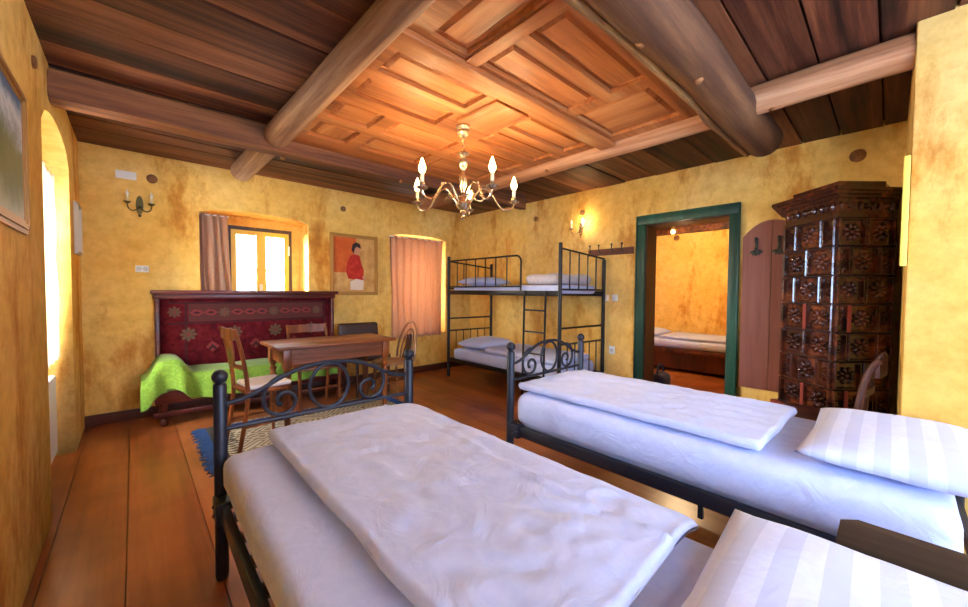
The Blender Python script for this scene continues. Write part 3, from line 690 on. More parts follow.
# ================================================================= SETTEE
st = thing('high_back_settee', 'tall settee with red oriental carpet back and dark red frame', 'settee', (0, 0, 0))
sx0, sx1 = -4.12, -2.40
b = MB(); b.b2(sx0-0.03, sx1+0.03, -0.22, -0.025, 1.215, 1.25, 0.008); b.b2(sx0-0.01, sx1+0.01, -0.16, -0.025, 1.165, 1.215, 0.006); b.build('top_shelf', M['redwood'], st)
b = MB(); b.b2(sx0, sx1, -0.06, -0.025, 0.12, 1.17); b.build('back_board', M['redwood'], st)
for x in (sx0, sx1-0.035):
    b = MB(); b.b2(x, x+0.035, -0.14, -0.025, 0.0, 1.165, 0.006); b.build('back_post', M['redwood'], st)
def carpet():
    m_, nt, bs = new_mat('red_oriental_carpet'); v = coords(nt)
    n = noise_node(nt, 9, 6, 0.65, v, 1.2); r = ramp(nt, [(0.3, (52,12,17)), (0.5, (86,18,25)), (0.7, (100,30,33))]); nt.links.new(n.outputs[0], r.inputs[0])
    vo = nt.nodes.new('ShaderNodeTexVoronoi'); vo.inputs['Scale'].default_value = 11; nt.links.new(v, vo.inputs['Vector'])
    r2_ = ramp(nt, [(0.0, (60,10,16)), (0.14, (60,10,16)), (0.2, (255,255,255))]); nt.links.new(vo.outputs['Distance'], r2_.inputs[0])
    c = mixc(nt, r.outputs[0], r2_.outputs[0], 0.35, 'MULTIPLY'); nt.links.new(c, bs.inputs['Base Color']); bs.inputs['Roughness'].default_value = 0.95; bs.inputs['Specular IOR Level'].default_value = 0.1
    n5 = noise_node(nt, 160, 3, 0.5, v); bump(nt, bs, n5.outputs[0], 0.4, 0.004); return m_
cmats = [carpet(), plain('carpet_border_brown', (78,32,28), 0.95), plain('carpet_olive', (88,66,48), 0.95), plain('carpet_dark', (52,14,18), 0.95), plain('carpet_rose', (118,40,40), 0.95)]
b = MB(); b.b2(sx0+0.036, sx1-0.036, -0.085, -0.06, 0.40, 1.165, 0.004)
yq = -0.0865
def flatpoly(b, pts, mi, y): b._seal(); b.mi = mi; b.prism(pts, y+0.002, y, lambda a, c, d: (a, d, c))
def rect(a, c, e, g): return [(a, e), (c, e), (c, g), (a, g)]
flatpoly(b, rect(sx0+0.26, sx1-0.12, 0.93, 1.11), 1, yq)
for z in (0.915, 1.12): flatpoly(b, rect(sx0+0.10, sx1-0.10, z-0.008, z+0.008), 3, yq-0.001)
for x in (sx0+0.24, sx1-0.10): flatpoly(b, rect(x-0.008, x+0.008, 0.42, 1.13), 3, yq-0.001)
def flower(x, z, r, mi, mj):
    for k in range(8):
        a = k*PI/4; p = [(x+r*0.2*math.cos(a+s_*0.5), z+r*0.2*math.sin(a+s_*0.5)) for s_ in (-1,)] + [(x+r*0.75*math.cos(a-0.3), z+r*0.75*math.sin(a-0.3)), (x+r*math.cos(a), z+r*math.sin(a)), (x+r*0.75*math.cos(a+0.3), z+r*0.75*math.sin(a+0.3)), (x+r*0.2*math.cos(a+0.5), z+r*0.2*math.sin(a+0.5))]
        flatpoly(b, p, mi, yq-0.0015)
    flatpoly(b, [(x+r*0.2*math.cos(PI*i/4), z+r*0.2*math.sin(PI*i/4)) for i in range(8)], mj, yq-0.003)
n = 11
for i in range(n):
    x = sx0+0.33+(sx1-sx0-0.53)*i/(n-1)
    if i % 4 == 2: flower(x, 1.02, 0.055, 2, 4)
    else:
        flatpoly(b, [(x-0.06, 1.02), (x-0.02, 1.055), (x+0.03, 1.045), (x+0.06, 1.02), (x+0.02, 0.985), (x-0.03, 0.995)], 4, yq-0.0015)
        flatpoly(b, [(x-0.035, 1.02), (x, 1.035), (x+0.035, 1.02), (x, 1.005)], 3, yq-0.003)
flower(sx0+0.15, 1.03, 0.06, 2, 4)
for x in (-3.46, -3.06, -2.66, -3.86): flower(x, 0.80, 0.075, 2, 4)
for i, x in enumerate((-3.66, -3.26, -2.86)): 
    for q in range(4): flatpoly(b, [(x-0.06+0.02*q, 0.66-0.02*q), (x, 0.72-0.035*q), (x+0.06-0.02*q, 0.66-0.02*q), (x, 0.60+0.008*q)], 4 if q % 2 == 0 else 3, yq-0.0012*(q+1))
b.build('carpet', cmats, st)
b = MB(); b.b2(sx0-0.02, sx1, -0.46, -0.09, 0.20, 0.40, 0.01); b.build('seat_base', M['redwood'], st)
b = MB(); b.roundbox(((sx0+sx1)/2, -0.275, 0.425), (sx1-sx0-0.04, 0.36, 0.07), 0.03, 0.1); b.build('seat_pad', M['carpet'] if 'carpet' in M else cmats[0], st)
b = MB(); b.roundbox((sx0+0.09, -0.275, 0.485), (0.22, 0.36, 0.22), 0.09, 0.05); b.build('arm_bolster', cmats[0], st)
b = MB(); b.b2(sx0-0.03, sx1, -0.475, -0.44, 0.09, 0.135, 0.006); b.build('front_rail', M['redwood'], st)
for x in (sx0+0.04, (sx0+sx1)/2, sx1-0.06):
    b = MB(); b.lathe([(0.022, 0), (0.034, 0.02), (0.034, 0.05), (0.02, 0.07), (0.03, 0.09), (0.03, 0.21)], (x, -0.44, 0), 12); b.build('leg', M['redwood'], st)
# lime throw: lies over the bolster, the seat and hangs down the front
def throw():
    mb = MB(); path = [(-0.11, 0.0), (-0.30, 0.0), (-0.46, -0.012), (-0.495, -0.06), (-0.505, -0.22)]
    xA, xB = -4.235, -2.50
    def base(x):
        k = math.exp(-((x+4.03)/0.125)**4); zs = 0.468 + 0.142*k
        if x < -4.14: zs = max(0.40, zs-(-(x+4.14))*0.4)
        return zs
    def f(u, v, off=0.0):
        x = xA+(xB-xA)*u; t = v*(len(path)-1); i = min(int(t), len(path)-2); q = t-i
        y = path[i][0]*(1-q)+path[i+1][0]*q; z = path[i][1]*(1-q)+path[i+1][1]*q
        hang = max(0, (t-2.6)/1.4)
        z *= (1.0 + 0.30*math.exp(-((x+4.08)/0.14)**2) + 0.12*math.sin(x*3.0)); 
        y -= (0.025+0.03*math.exp(-((x+4.0)/0.25)**2))*hang*math.sin(x*25+1.0*math.sin(x*5)) + 0.02*hang
        zz = base(x) + z + nz((x, y, 0), 7, 3)*0.010
        if x < -4.16: y -= 0.06*min(1, (-4.16-x)/0.1)*max(0, hang)
        return Vector((x + 0.02*nz((x, y, z), 4, 9), y-off*0.004, zz+off))
    mb.grid(lambda u, v: f(u, v, 0.012), 70, 26, lambda u, v: f(u, v, 0.002))
    return tag(mb.build('throw_blanket', M['greencloth'], angle=180), 'lime green throw draped over the settee seat and its left end', 'blanket')
throw()

# ================================================================= TABLE, RUG, CHAIRS
RZ = 0.0095
rg = thing('woven_rug', 'pale patterned woven rug with blue fringe under the table', 'rug', (-2.95, -1.30, 0))
def rugmat():
    m_, nt, bs = new_mat('rug_weave'); v = coords(nt)
    vo = nt.nodes.new('ShaderNodeTexVoronoi'); vo.inputs['Scale'].default_value = 5; vo.distance = 'MANHATTAN'; nt.links.new(v, vo.inputs['Vector'])
    w_ = nt.nodes.new('ShaderNodeMath'); w_.operation = 'PINGPONG'; w_.inputs[1].default_value = 0.13; nt.links.new(vo.outputs['Distance'], w_.inputs[0])
    r = ramp(nt, [(0.0, (196,190,172)), (0.055, (214,206,188)), (0.075, (86,84,80)), (0.13, (160,138,104))]); nt.links.new(w_.outputs[0], r.inputs[0])
    nt.links.new(r.outputs[0], bs.inputs['Base Color']); bs.inputs['Roughness'].default_value = 0.95
    n5 = noise_node(nt, 120, 3, 0.5, v); bump(nt, bs, n5.outputs[0], 0.5, 0.004); return m_
b = MB(); b.mi = 0; b.b2(-0.86, 0.80, -0.58, 0.52, 0.0, 0.008, 0.002); b._seal(); b.mi = 1
for y0, y1 in ((-0.55, -0.47), (0.41, 0.49)): b.b2(-0.80, 0.76, y0, y1, 0.007, 0.009)
b._seal(); b.mi = 2; b.b2(-0.86, -0.80, -0.58, 0.52, 0.007, 0.0092)
for i in range(16): b.b2(-0.79, -0.70, -0.44+i*0.055, -0.42+i*0.055, 0.007, 0.009)
b.build('woven_field', [rugmat(), plain('rug_blue', (44,62,120), 0.95), plain('rug_dark_stripe', (70,66,62), 0.95)], rg)
for sx, nm in ((-1, 'left'), (1, 'right')):
    b = MB(); rr = random.Random(3)
    for i in range(90):
        y = -0.575 + 1.09*i/89; x = -0.86 if sx < 0 else 0.80; L = 0.10+rr.uniform(-0.02, 0.02)
        b.tube([(x, y, 0.006), (x+sx*L*0.5, y+rr.uniform(-0.01, 0.01), 0.008), (x+sx*L, y+rr.uniform(-0.02, 0.02), 0.004)], [0.005, 0.005, 0.003], 5)
    o = b.build('fringe', plain('blue_fringe', (48,84,140), 0.9), rg); o['kind'] = 'stuff'

tb = thing('dining_table', 'honey brown wooden table with turned legs before the settee', 'table', (-2.81, -1.115, RZ))
tl, tw = 1.14, 0.60
b = MB(); b.b2(-tl/2, tl/2, -tw/2, tw/2, 0.726, 0.757, 0.009); b.build('table_top', M['table'], tb)
b = MB()
for s_ in (-1, 1):
    b.b2(-tl/2+0.09, tl/2-0.09, s_*(tw/2-0.075)-0.011, s_*(tw/2-0.075)+0.011, 0.585, 0.726); b.b2(s_*(tl/2-0.095)-0.011, s_*(tl/2-0.095)+0.011, -tw/2+0.07, tw/2-0.07, 0.585, 0.726)
b.build('apron', M['table'], tb)
for x in (-1, 1):
    for y in (-1, 1):
        px, py = x*(tl/2-0.095), y*(tw/2-0.075)
        b = MB(); b.b2(px-0.036, px+0.036, py-0.036, py+0.036, 0.56, 0.726, 0.004)
        b.lathe([(0.020, 0.0), (0.024, 0.02), (0.022, 0.06), (0.030, 0.30), (0.034, 0.42), (0.028, 0.455), (0.018, 0.465), (0.032, 0.485), (0.032, 0.505), (0.018, 0.52), (0.026, 0.54), (0.034, 0.56)], (px, py, 0), 14); b.build('leg', M['table_v'], tb)

def wood_chair(label, loc, rotz, mat, w=0.40, dpt=0.38, hback=0.93, style='slat', seatmat=None, group='wooden chairs'):
    """local: seat faces +x, back at x = 0"""
    t = thing('wooden_chair', label, 'chair', loc, rotz, group)
    for s_ in (-1, 1):
        y = s_*(w/2-0.02)
        b = MB(); pts = bez((-0.05, y, 0), (0.0, y, 0.25), (0.02, y, 0.42), (0.01, y, 0.5), 8) + bez((0.01, y, 0.5), (0.0, y, 0.65), (-0.03, y, 0.8), (-0.075, y, hback), 8)[1:]
        b.tube(pts, [0.017]*9 + [0.0165-0.0003*i for i in range(8)], 8); b.build('back_post', mat, t)
        b = MB(); b.tube([(dpt-0.02, y, 0), (dpt-0.03, y, 0.2), (dpt-0.035, y, 0.44)], [0.013, 0.017, 0.018], 8); b.build('leg', mat, t)
        b = MB(); b.tube([(-0.01, y, 0.18), (dpt-0.03, y, 0.18)], 0.009, 6); b.build('stretcher', mat, t)
    b = MB(); b.tube([(dpt-0.03, -w/2+0.02, 0.24), (dpt-0.03, w/2-0.02, 0.24)], 0.009, 6); b.build('stretcher', mat, t)
    b = MB(); b.b2(0.0, dpt, -w/2, w/2, 0.435, 0.462, 0.008); b.build('seat', seatmat or mat, t)
    def rail(z, h, nm, x):
        b = MB(); b.grid(lambda u, v: Vector((x - 0.018*math.sin(PI*u)+0.008, -w/2+0.02+(w-0.04)*u, z+h*v)), 10, 2, lambda u, v: Vector((x-0.018*math.sin(PI*u)-0.008, -w/2+0.02+(w-0.04)*u, z+h*v))); b.build(nm, mat, t)
    rail(hback-0.085, 0.085, 'crest_rail', -0.065); rail(0.635, 0.035, 'cross_rail', -0.018)
    if style == 'splat':
        b = MB(); b.prism([(-0.05, 0.66), (0.05, 0.66), (0.075, 0.76), (0.055, hback-0.07), (-0.055, hback-0.07), (-0.075, 0.76)], -0.050, -0.038, lambda a, c, d: (d - (c-0.66)*0.09, a, c)); b.build('splat', mat, t)
    return t
ch1 = wood_chair('wooden chair with white seat pad at the left end of the table', (-3.66, -1.42, RZ), 0.12, M['chair'], 0.37, 0.34, 0.95, 'splat')
b = MB(); b.roundbox((0, 0, 0.018), (0.31, 0.34, 0.036), 0.017, 0.06); o = tag(b.build('seat_cushion', M['cushion'], angle=180), 'white cushion on the chair at the left end of the table', 'cushion'); o.location = (-3.475, -1.398, RZ+0.464); o.rotation_euler.z = 0.12
ch2 = wood_chair('wooden chair behind the table in front of the red carpet back', (-2.86, -0.615, RZ), -PI/2, M['chair'], 0.44, 0.37, 0.87)
# dark upholstered chair
t = thing('upholstered_chair', 'dark brown padded chair behind the right half of the table', 'chair', (-2.165, -0.40, RZ), -PI/2)
for s_ in (-1, 1):
    y = s_*0.2
    b = MB(); b.tube([(-0.06, y, 0), (0.0, y, 0.3), (0.0, y, 0.5), (-0.05, y, 0.70)], 0.018, 8); b.build('leg', M['darkchair'], t)
    b = MB(); b.tube([(0.34, y, 0), (0.34, y, 0.42)], [0.015, 0.02], 8); b.build('leg', M['darkchair'], t)
b = MB(); b.roundbox((0.17, 0, 0.445), (0.40, 0.46, 0.08), 0.035, 0.08); b.build('seat', M['brownleather'], t)
b = MB(); b.roundbox((-0.05, 0, 0.69), (0.07, 0.52, 0.30), 0.033, 0.06, lambda o, q: Vector((-0.15*o.z, 0, 0))); b.build('backrest', M['brownleather'], t)
# bentwood chair, back towards the bunk
t = thing('bentwood_chair', 'bentwood chair with looped hoop back at the right end of the table', 'chair', (-1.955, -1.115, RZ), PI)
w = 0.40
hoop = [(-0.09*math.sin(PI*min(i, 20-i)/20) , 0.19*math.cos(PI*i/20)*(1.0), 0.46+0.43*math.sin(PI*i/20)**0.75) for i in range(21)]
b = MB(); b.tube(hoop, 0.013, 8); b.build('outer_hoop', M['bent'], t)
b = MB(); b.tube([(-0.085*math.sin(PI*min(i, 20-i)/20), 0.11*math.cos(PI*i/20), 0.46+0.345*math.sin(PI*i/20)**0.7) for i in range(21)], 0.011, 8); b.build('inner_hoop', M['bent'], t)
for k in range(5):
    y = -0.066+0.033*k; b = MB(); b.tube([(0, y, 0.46), (-0.055, y, 0.62), (-0.075, y, 0.74)], 0.009, 6); b.build('spindle', M['darkchair'], t)
b = MB(); b.lathe([(0.17, 0.435), (0.205, 0.44), (0.205, 0.462), (0.18, 0.468), (0.17, 0.462)], (0.19, 0, 0), 26); b.build('seat_ring', M['bent'], t)
b = MB(); b.lathe([(0.01, 0.445), (0.185, 0.447), (0.185, 0.458), (0.01, 0.456)], (0.19, 0, 0), 26); b.build('seat', M['chair'], t)
for a in (0.75, -0.75, 2.5, -2.5):
    b = MB(); b.tube([(0.19+0.16*math.cos(a), 0.16*math.sin(a), 0.44), (0.19+0.18*math.cos(a), 0.18*math.sin(a), 0.2), (0.19+0.22*math.cos(a), 0.22*math.sin(a), 0)], [0.016, 0.014, 0.011], 8); b.build('leg', M['bent'], t)
b = MB(); b.tube([(0.19+0.15*math.cos(2*PI*i/24), 0.15*math.sin(2*PI*i/24), 0.24) for i in range(24)], 0.008, 6, True); b.build('leg_ring', M['bent'], t)

# ================================================================= STOVE
sv = thing('tiled_stove', 'tall brown glazed tile stove in the corner beside the pier', 'stove', (0, 0, 0))
B0 = Vector((-0.875, -4.70)); dl = Vector((0.68, 0.733)).normalized(); dr = Vector((0.733, -0.68)).normalized()
A0 = B0+dl*0.42; D0 = B0+dr*0.36
def foot(off, z0, z1, mb):
    """prism on the stove's outline grown outwards by off"""
    nl = Vector((-dl.y, dl.x)); nr = Vector((-dr.y, dr.x))*-1
    nl = nl if nl.x < 0 else -nl; nr = nr if nr.x < 0 else -nr
    b_ = B0+(nl+nr)*off; a_ = A0+nl*off+dl*off*0.6; d_ = D0+nr*off+dr*off*0.6
    poly = [a_, b_, d_, Vector((max(d_.x, -0.55), max(d_.y-0.0, -4.985))), Vector((-0.06, -4.97)), Vector((-0.06, a_.y+0.02))]
    mb.prism([(p.x, max(p.y, -4.985)) for p in poly], z0, z1, lambda a, c, d: (a, c, d)); return mb
ZB, RH, NR = 0.435, 0.190, 7
b = MB(); foot(-0.012, ZB, ZB+RH*NR, b); b.build('core', M['joint'], sv, smooth=False)
def tile(mb, org, du, nrm, s0, s1, z0, z1, rose=True, worn=False):
    up_ = Vector((0,0,1)); d3 = Vector((du.x, du.y, 0)); n3 = Vector((nrm.x, nrm.y, 0)); o3 = Vector((org.x, org.y, 0)); g = 0.004
    P = lambda s, z, d: o3 + d3*s + up_*z + n3*d
    s0 += g; s1 -= g; z0 += g; z1 -= g; t = min(0.013, (s1-s0)*0.16)
    R0 = [(s0, z0), (s1, z0), (s1, z1), (s0, z1)]; ins = lambda k: [(s0+k, z0+k), (s1-k, z0+k), (s1-k, z1-k), (s0+k, z1-k)]
    R = [(R0, -0.01), (R0, 0.010), (ins(t*0.35), 0.017), (ins(t*0.8), 0.016), (ins(t*1.15), -0.004)]
    for (p, a), (q, c) in zip(R, R[1:]):
        for k in range(4): l = (k+1) % 4; mb.quad(P(*p[k], a), P(*p[l], a), P(*q[l], c), P(*q[k], c))
    p, a = R[-1]; mb.quad(*[P(*x_, a) for x_ in p])
    cs, cz = (s0+s1)/2, (z0+z1)/2; rx, rz_ = (s1-s0)/2-t*1.7, (z1-z0)/2-t*1.7
    rot = Matrix((d3, up_, n3)).transposed()
    if rose:
        npet = 8 if rx > 0.05 else 6
        for k in range(npet):
            an = 2*PI*k/npet + PI/8; c_ = P(cs+rx*0.56*math.cos(an), cz+rz_*0.56*math.sin(an), -0.002)
            mb.ball(c_, 0.5, 8, (rx*0.66, min(rx, rz_)*0.40, 0.042), rot @ Matrix.Rotation(math.atan2(rz_*math.sin(an), rx*math.cos(an)), 3, 'Z'))
        mb.ball(P(cs, cz, 0), min(rx, rz_)*0.26, 8, (1, 1, 0.9), rot)
nl = Vector((-dl.y, dl.x)); nl = nl if nl.x < 0 else -nl
nr = Vector((-dr.y, dr.x)); nr = nr if nr.x < 0 else -nr
LL_, LR_ = 0.42, 0.36
for row in range(NR):
    z0 = ZB+RH*row; z1 = z0+RH; mb = MB()
    k = (NR-1-row)
    left = [0, 0.10, 0.31, 0.42] if k in (0, 2, 5) else [0, 0.21, 0.42]
    right = [0, 0.19, 0.38] if k in (0, 2, 5) else [0, 0.085, 0.275, 0.38]
    for a, c in zip(left, left[1:]): tile(mb, B0, dl, nl, a, c, z0, z1)
    for a, c in zip(right, right[1:]): tile(mb, B0, dr, nr, a, c, z0, z1)
    tile(mb, A0, Vector((1, 0.0)), Vector((0, 1)), 0.0, 0.22, z0, z1); tile(mb, A0, Vector((1, 0.0)), Vector((0, 1)), 0.22, 0.48, z0, z1)
    o = mb.build('tile_course', M['glaze'], sv, angle=50)
    if k in (3, 6):   # bare red clay strips between tiles
        mb = MB()
        for org, du, nn, s_ in ((B0, dl, nl, left[1]), (B0, dr, nr, right[1])):
            p = org+du*s_+nn*0.012; mb.box((p.x, p.y, (z0+z1)/2), (0.024, 0.018, RH*0.94), Matrix.Rotation(math.atan2(du.y, du.x), 3, 'Z'), 0.003)
        mb.build('clay_strip', M['clay'], o)
ZTp = ZB+RH*NR
b = MB(); foot(0.012, ZTp, ZTp+0.022, b); foot(0.004, ZTp+0.022, ZTp+0.125, b)
for org, du, nn, L in ((B0, dl, nl, 0.42), (B0, dr, nr, 0.37)):
    n = max(2, int(L/0.12))
    for i in range(n):
        s_ = L*(i+0.5)/n; p = org+du*s_+nn*0.010; rot = Matrix((Vector((du.x, du.y, 0)), Vector((0,0,1)), Vector((nn.x, nn.y, 0)))).transposed()
        b.ball((p.x, p.y, ZTp+0.075), 0.5, 8, (0.06, 0.035, 0.03), rot)
        for q in (-1, 1): b.ball((p.x+du.x*0.04*q, p.y+du.y*0.04*q, ZTp+0.075), 0.5, 8, (0.03, 0.06, 0.025), rot)
b.build('frieze', M['glaze'], sv)
b = MB(); foot(0.03, ZTp+0.125, ZTp+0.145, b); foot(0.055, ZTp+0.145, ZTp+0.165, b); foot(0.08, ZTp+0.165, ZTp+0.187, b); b.build('cornice', M['glaze'], sv, smooth=False)
b = MB(); foot(-0.03, ZTp+0.187, ZTp+0.245, b); b.build('crown', M['glaze'], sv, smooth=False)
b = MB(); foot(0.02, ZB-0.05, ZB, b); foot(0.045, ZB-0.085, ZB-0.05, b); b.build('ledge', M['glaze'], sv, smooth=False)
b = MB(); foot(0.03, 0.0, ZB-0.085, b); b.build('plinth', M['joint'], sv, smooth=False)
b = MB(); p = B0+dl*0.28+nl*0.034; b.box((p.x, p.y, 0.28), (0.26, 0.02, 0.24), Matrix.Rotation(math.atan2(dl.y, dl.x), 3, 'Z'), 0.006); dd = b.build('firebox_door', M['stoveiron'], sv)
b = MB(); p = B0+dl*0.19+nl*0.052; b.ball((p.x, p.y, 0.29), 0.014, 8); b.build('door_latch', M['iron'], dd)
b = MB(); p = B0+dl*0.34+nl*0.0
for i in range(7):
    q = B0+dl*(0.22+0.035*i)+nl*(0.035+0.006*(i % 2)); b.box((q.x, q.y, ZB-0.042), (0.045, 0.05, 0.088), Matrix.Rotation(math.atan2(dl.y, dl.x)+0.1*(i % 3), 3, 'Z'), 0.006)
b.build('bare_clay_patch', M['clay'], sv)
# chair beside stove
ch3 = wood_chair('dark wooden chair standing before the tiled stove', (-1.19, -4.86, 0), PI/2-0.05, M['darkchair'], 0.42, 0.40, 0.82, group='wooden chairs')
ch3.scale = (1, 1, 1.11)

# nightstand between the beds
ns = thing('bedside_table', 'dark oak bedside table with clipped corner between the two metal beds', 'bedside table', (-2.87, -5.06, 0))
poly = [(-0.075, 0.19), (0.115, 0.19), (0.15, 0.155), (0.15, -0.17), (0.115, -0.20), (-0.075, -0.20), (-0.105, -0.17), (-0.105, 0.155)]
b = MB(); b.prism(poly, 0.575, 0.60, lambda a, c, d: (a, c, d)); b.build('top', M['nightstand'], ns)
b = MB(); b.b2(-0.085, 0.12, -0.17, 0.16, 0.16, 0.575); b.build('cabinet_body', M['nightstand'], ns)
b = MB(); b.b2(-0.07, 0.10, 0.160, 0.175, 0.42, 0.56, 0.004); dw = b.build('drawer', M['nightstand'], ns)
b = MB(); b.ball((0.015, 0.186, 0.49), 0.014, 8); b.build('knob', M['iron'], dw)
for x in (-0.07, 0.10):
    for y in (-0.15, 0.14): b = MB(); b.tube([(x, y, 0), (x, y, 0.165)], [0.014, 0.02], 8); b.build('leg', M['nightstand'], ns)

# ================================================================= WALL ITEMS
# door-shaped board with two iron hooks
bd = thing('hook_board', 'plum brown arched board with two iron hooks beside the stove', 'coat board', (0, 0, 0))
for a, c in ((-3.985, -4.205), (-4.209, -4.43)):
    zt = lambda y: 1.93-0.14*(abs(y+4.208)/0.222)**2.2
    n = 8; top = [(a+(c-a)*i/n, zt(a+(c-a)*i/n)) for i in range(n+1)]
    b = MB(); b.prism([(a, 0.375)] + top + [(c, 0.375)], -0.026, -0.001, lambda s, z, d: (d, s, z)); b.build('plank', M['board'], bd)
def hook(mb, y, z, x=-0.026):
    mb.box((x-0.004, y, z), (0.008, 0.022, 0.10), None, 0.002); mb.ball((x-0.012, y, z+0.058), 0.014, 8)
    mb.tube(bez((x-0.004, y, z+0.02), (x-0.05, y, z+0.0), (x-0.06, y, z+0.04), (x-0.055, y, z+0.065), 8), 0.006, 6)
    for k in range(5):
        an = -PI/2+(k-2)*0.55; mb.ball((x-0.006, y+0.035*math.cos(an), z-0.045+0.035*math.sin(an)), 0.5, 8, (0.010, 0.045, 0.022), Matrix.Rotation(an, 3, 'X'))
    mb.tube(bez((x-0.006, y, z-0.03), (x-0.05, y, z-0.09), (x-0.065, y, z-0.06), (x-0.055, y, z-0.03), 8), 0.0055, 6)
for y in (-4.092, -4.262):
    b = MB(); hook(b, y, 1.71); b.build('hook', M['iron'], bd)
rk = thing('coat_rack', 'dark brown coat rack board with knobs between sconce and green doorway', 'coat rack', (0, 0, 0))
b = MB(); b.b2(-0.022, -0.001, -2.91, -2.32, 1.715, 1.795, 0.004); b.build('back_board', M['rack'], rk)
for y in (-2.38, -2.50, -2.67, -2.80):
    b = MB(); b.tube(bez((-0.022, y, 1.755), (-0.07, y, 1.74), (-0.085, y, 1.78), (-0.08, y, 1.83), 8), 0.006, 6); b.ball((-0.08, y, 1.835), 0.013, 8); b.build('hook', M['iron'], rk)

def frame(mb, a0, a1, z0, z1, t, dpt, f):
    for a, b_, c, e in ((a0, a0+t, z0, z1), (a1-t, a1, z0, z1), (a0+t, a1-t, z1-t, z1), (a0+t, a1-t, z0, z0+t)):
        mb.prism([(a, c), (b_, c), (b_, e), (a, e)], 0.001, dpt, f)
    k = t*0.35
    for a, b_, c, e in ((a0+k, a0+2*k, z0+k, z1-k), (a1-2*k, a1-k, z0+k, z1-k), (a0+k, a1-k, z1-2*k, z1-k), (a0+k, a1-k, z0+k, z0+2*k)):
        mb.prism([(a, c), (b_, c), (b_, e), (a, e)], dpt, dpt+0.008, f)
# landscape on left wall
def landscape():
    m_, nt, bs = new_mat('landscape_canvas'); tc = nt.nodes.new('ShaderNodeTexCoord'); sx = nt.nodes.new('ShaderNodeSeparateXYZ'); nt.links.new(tc.outputs['Object'], sx.inputs[0])
    n = noise_node(nt, 5, 6, 0.65, tc.outputs['Object'], 0.8)
    ad = nt.nodes.new('ShaderNodeMath'); ad.operation = 'MULTIPLY_ADD'; ad.inputs[1].default_value = 0.35; nt.links.new(n.outputs[0], ad.inputs[0]); nt.links.new(sx.outputs[2], ad.inputs[2])
    mr = nt.nodes.new('ShaderNodeMapRange'); mr.inputs[1].default_value = 0.10; mr.inputs[2].default_value = 0.80; nt.links.new(ad.outputs[0], mr.inputs[0])
    r = ramp(nt, [(0.0, (122,124,100)), (0.2, (150,148,122)), (0.38, (74,92,48)), (0.56, (92,104,66)), (0.66, (150,164,170)), (0.74, (214,220,224)), (0.84, (84,122,158)), (1.0, (60,96,140))])
    nt.links.new(mr.outputs[0], r.inputs[0]); nt.links.new(r.outputs[0], bs.inputs['Base Color']); bs.inputs['Roughness'].default_value = 0.4; return m_
pc = thing('landscape_painting', 'gilt framed landscape painting with blue sky on the left wall', 'painting', (-W, -2.93, 1.49))
F = lambda s, z, d: (d, s, z)
b = MB(); frame(b, -0.54, 0.54, 0.0, 0.60, 0.055, 0.012, F); b.build('frame', M['gold'], pc)
b = MB(); b.prism([(-0.49, 0.05), (0.49, 0.05), (0.49, 0.55), (-0.49, 0.55)], 0.002, 0.009, F); b.build('canvas', landscape(), pc)
pc = thing('small_picture', 'small white framed picture on the left wall near the corner', 'picture', (-W, -0.34, 1.54))
b = MB(); frame(b, -0.15, 0.15, 0.0, 0.42, 0.03, 0.02, F); b.build('frame', plain('cream_frame', (214,200,170), 0.5), pc)
b = MB(); b.mi = 0; b.prism([(-0.125, 0.025), (0.125, 0.025), (0.125, 0.395), (-0.125, 0.395)], 0.002, 0.008, F); b._seal(); b.mi = 1
b.prism([(-0.09, 0.05), (0.06, 0.06), (0.08, 0.24), (-0.04, 0.32), (-0.10, 0.2)], 0.008, 0.010, F); b.build('canvas', [plain('pale_paper', (226,224,214), 0.7), plain('green_wash', (110,128,104), 0.8)], pc)
# painting of a person in red
pw = thing('portrait_painting', 'gilt framed painting of a person in a red blouse beside the window', 'painting', (-2.07, 0, 1.20))
F = lambda a, z, d: (a, -d, z)
b = MB(); frame(b, -0.33, 0.33, 0.0, 0.81, 0.045, 0.028, F); b.build('frame', M['gold_pale'], pw)
cm = [cloth('ochre_ground', (196,142,70), (222,176,104), 8, 0.6), cloth('orange_ground', (196,84,30), (214,104,40), 8, 0.6), cloth('red_blouse', (176,34,22), (206,58,36), 20, 0.6), plain('dark_hair', (50,26,18), 0.6), plain('skin_paint', (206,140,100), 0.6), plain('white_apron', (228,206,180), 0.6)]
b = MB(); b.mi = 0; b.prism(rect(-0.285, 0.285, 0.045, 0.765), 0.002, 0.012, F)
def pp(mi, pts, d): b._seal(); b.mi = mi; b.prism(pts, d-0.001, d, F)
pp(1, rect(-0.285, 0.02, 0.30, 0.765), 0.013)
pp(2, [(-0.09, 0.22), (0.12, 0.20), (0.13, 0.34), (0.09, 0.44), (0.07, 0.53), (0.0, 0.56), (-0.06, 0.52), (-0.10, 0.44), (-0.12, 0.32)], 0.0145)
pp(5, [(-0.06, 0.07), (0.12, 0.07), (0.13, 0.20), (0.02, 0.22), (-0.06, 0.18)], 0.0155)
pp(4, [(-0.01, 0.55), (0.05, 0.54), (0.075, 0.60), (0.06, 0.66), (0.0, 0.67), (-0.02, 0.62)], 0.0155)
pp(3, [(-0.045, 0.60), (-0.03, 0.68), (0.02, 0.715), (0.075, 0.69), (0.09, 0.63), (0.06, 0.64), (0.03, 0.655), (0.0, 0.62), (-0.01, 0.56)], 0.0165)
pp(2, [(0.02, 0.30), (0.11, 0.24), (0.12, 0.29), (0.05, 0.36)], 0.0165); pp(4, [(0.10, 0.235), (0.15, 0.19), (0.16, 0.22), (0.12, 0.27)], 0.0165)
b.build('canvas', cm, pw)

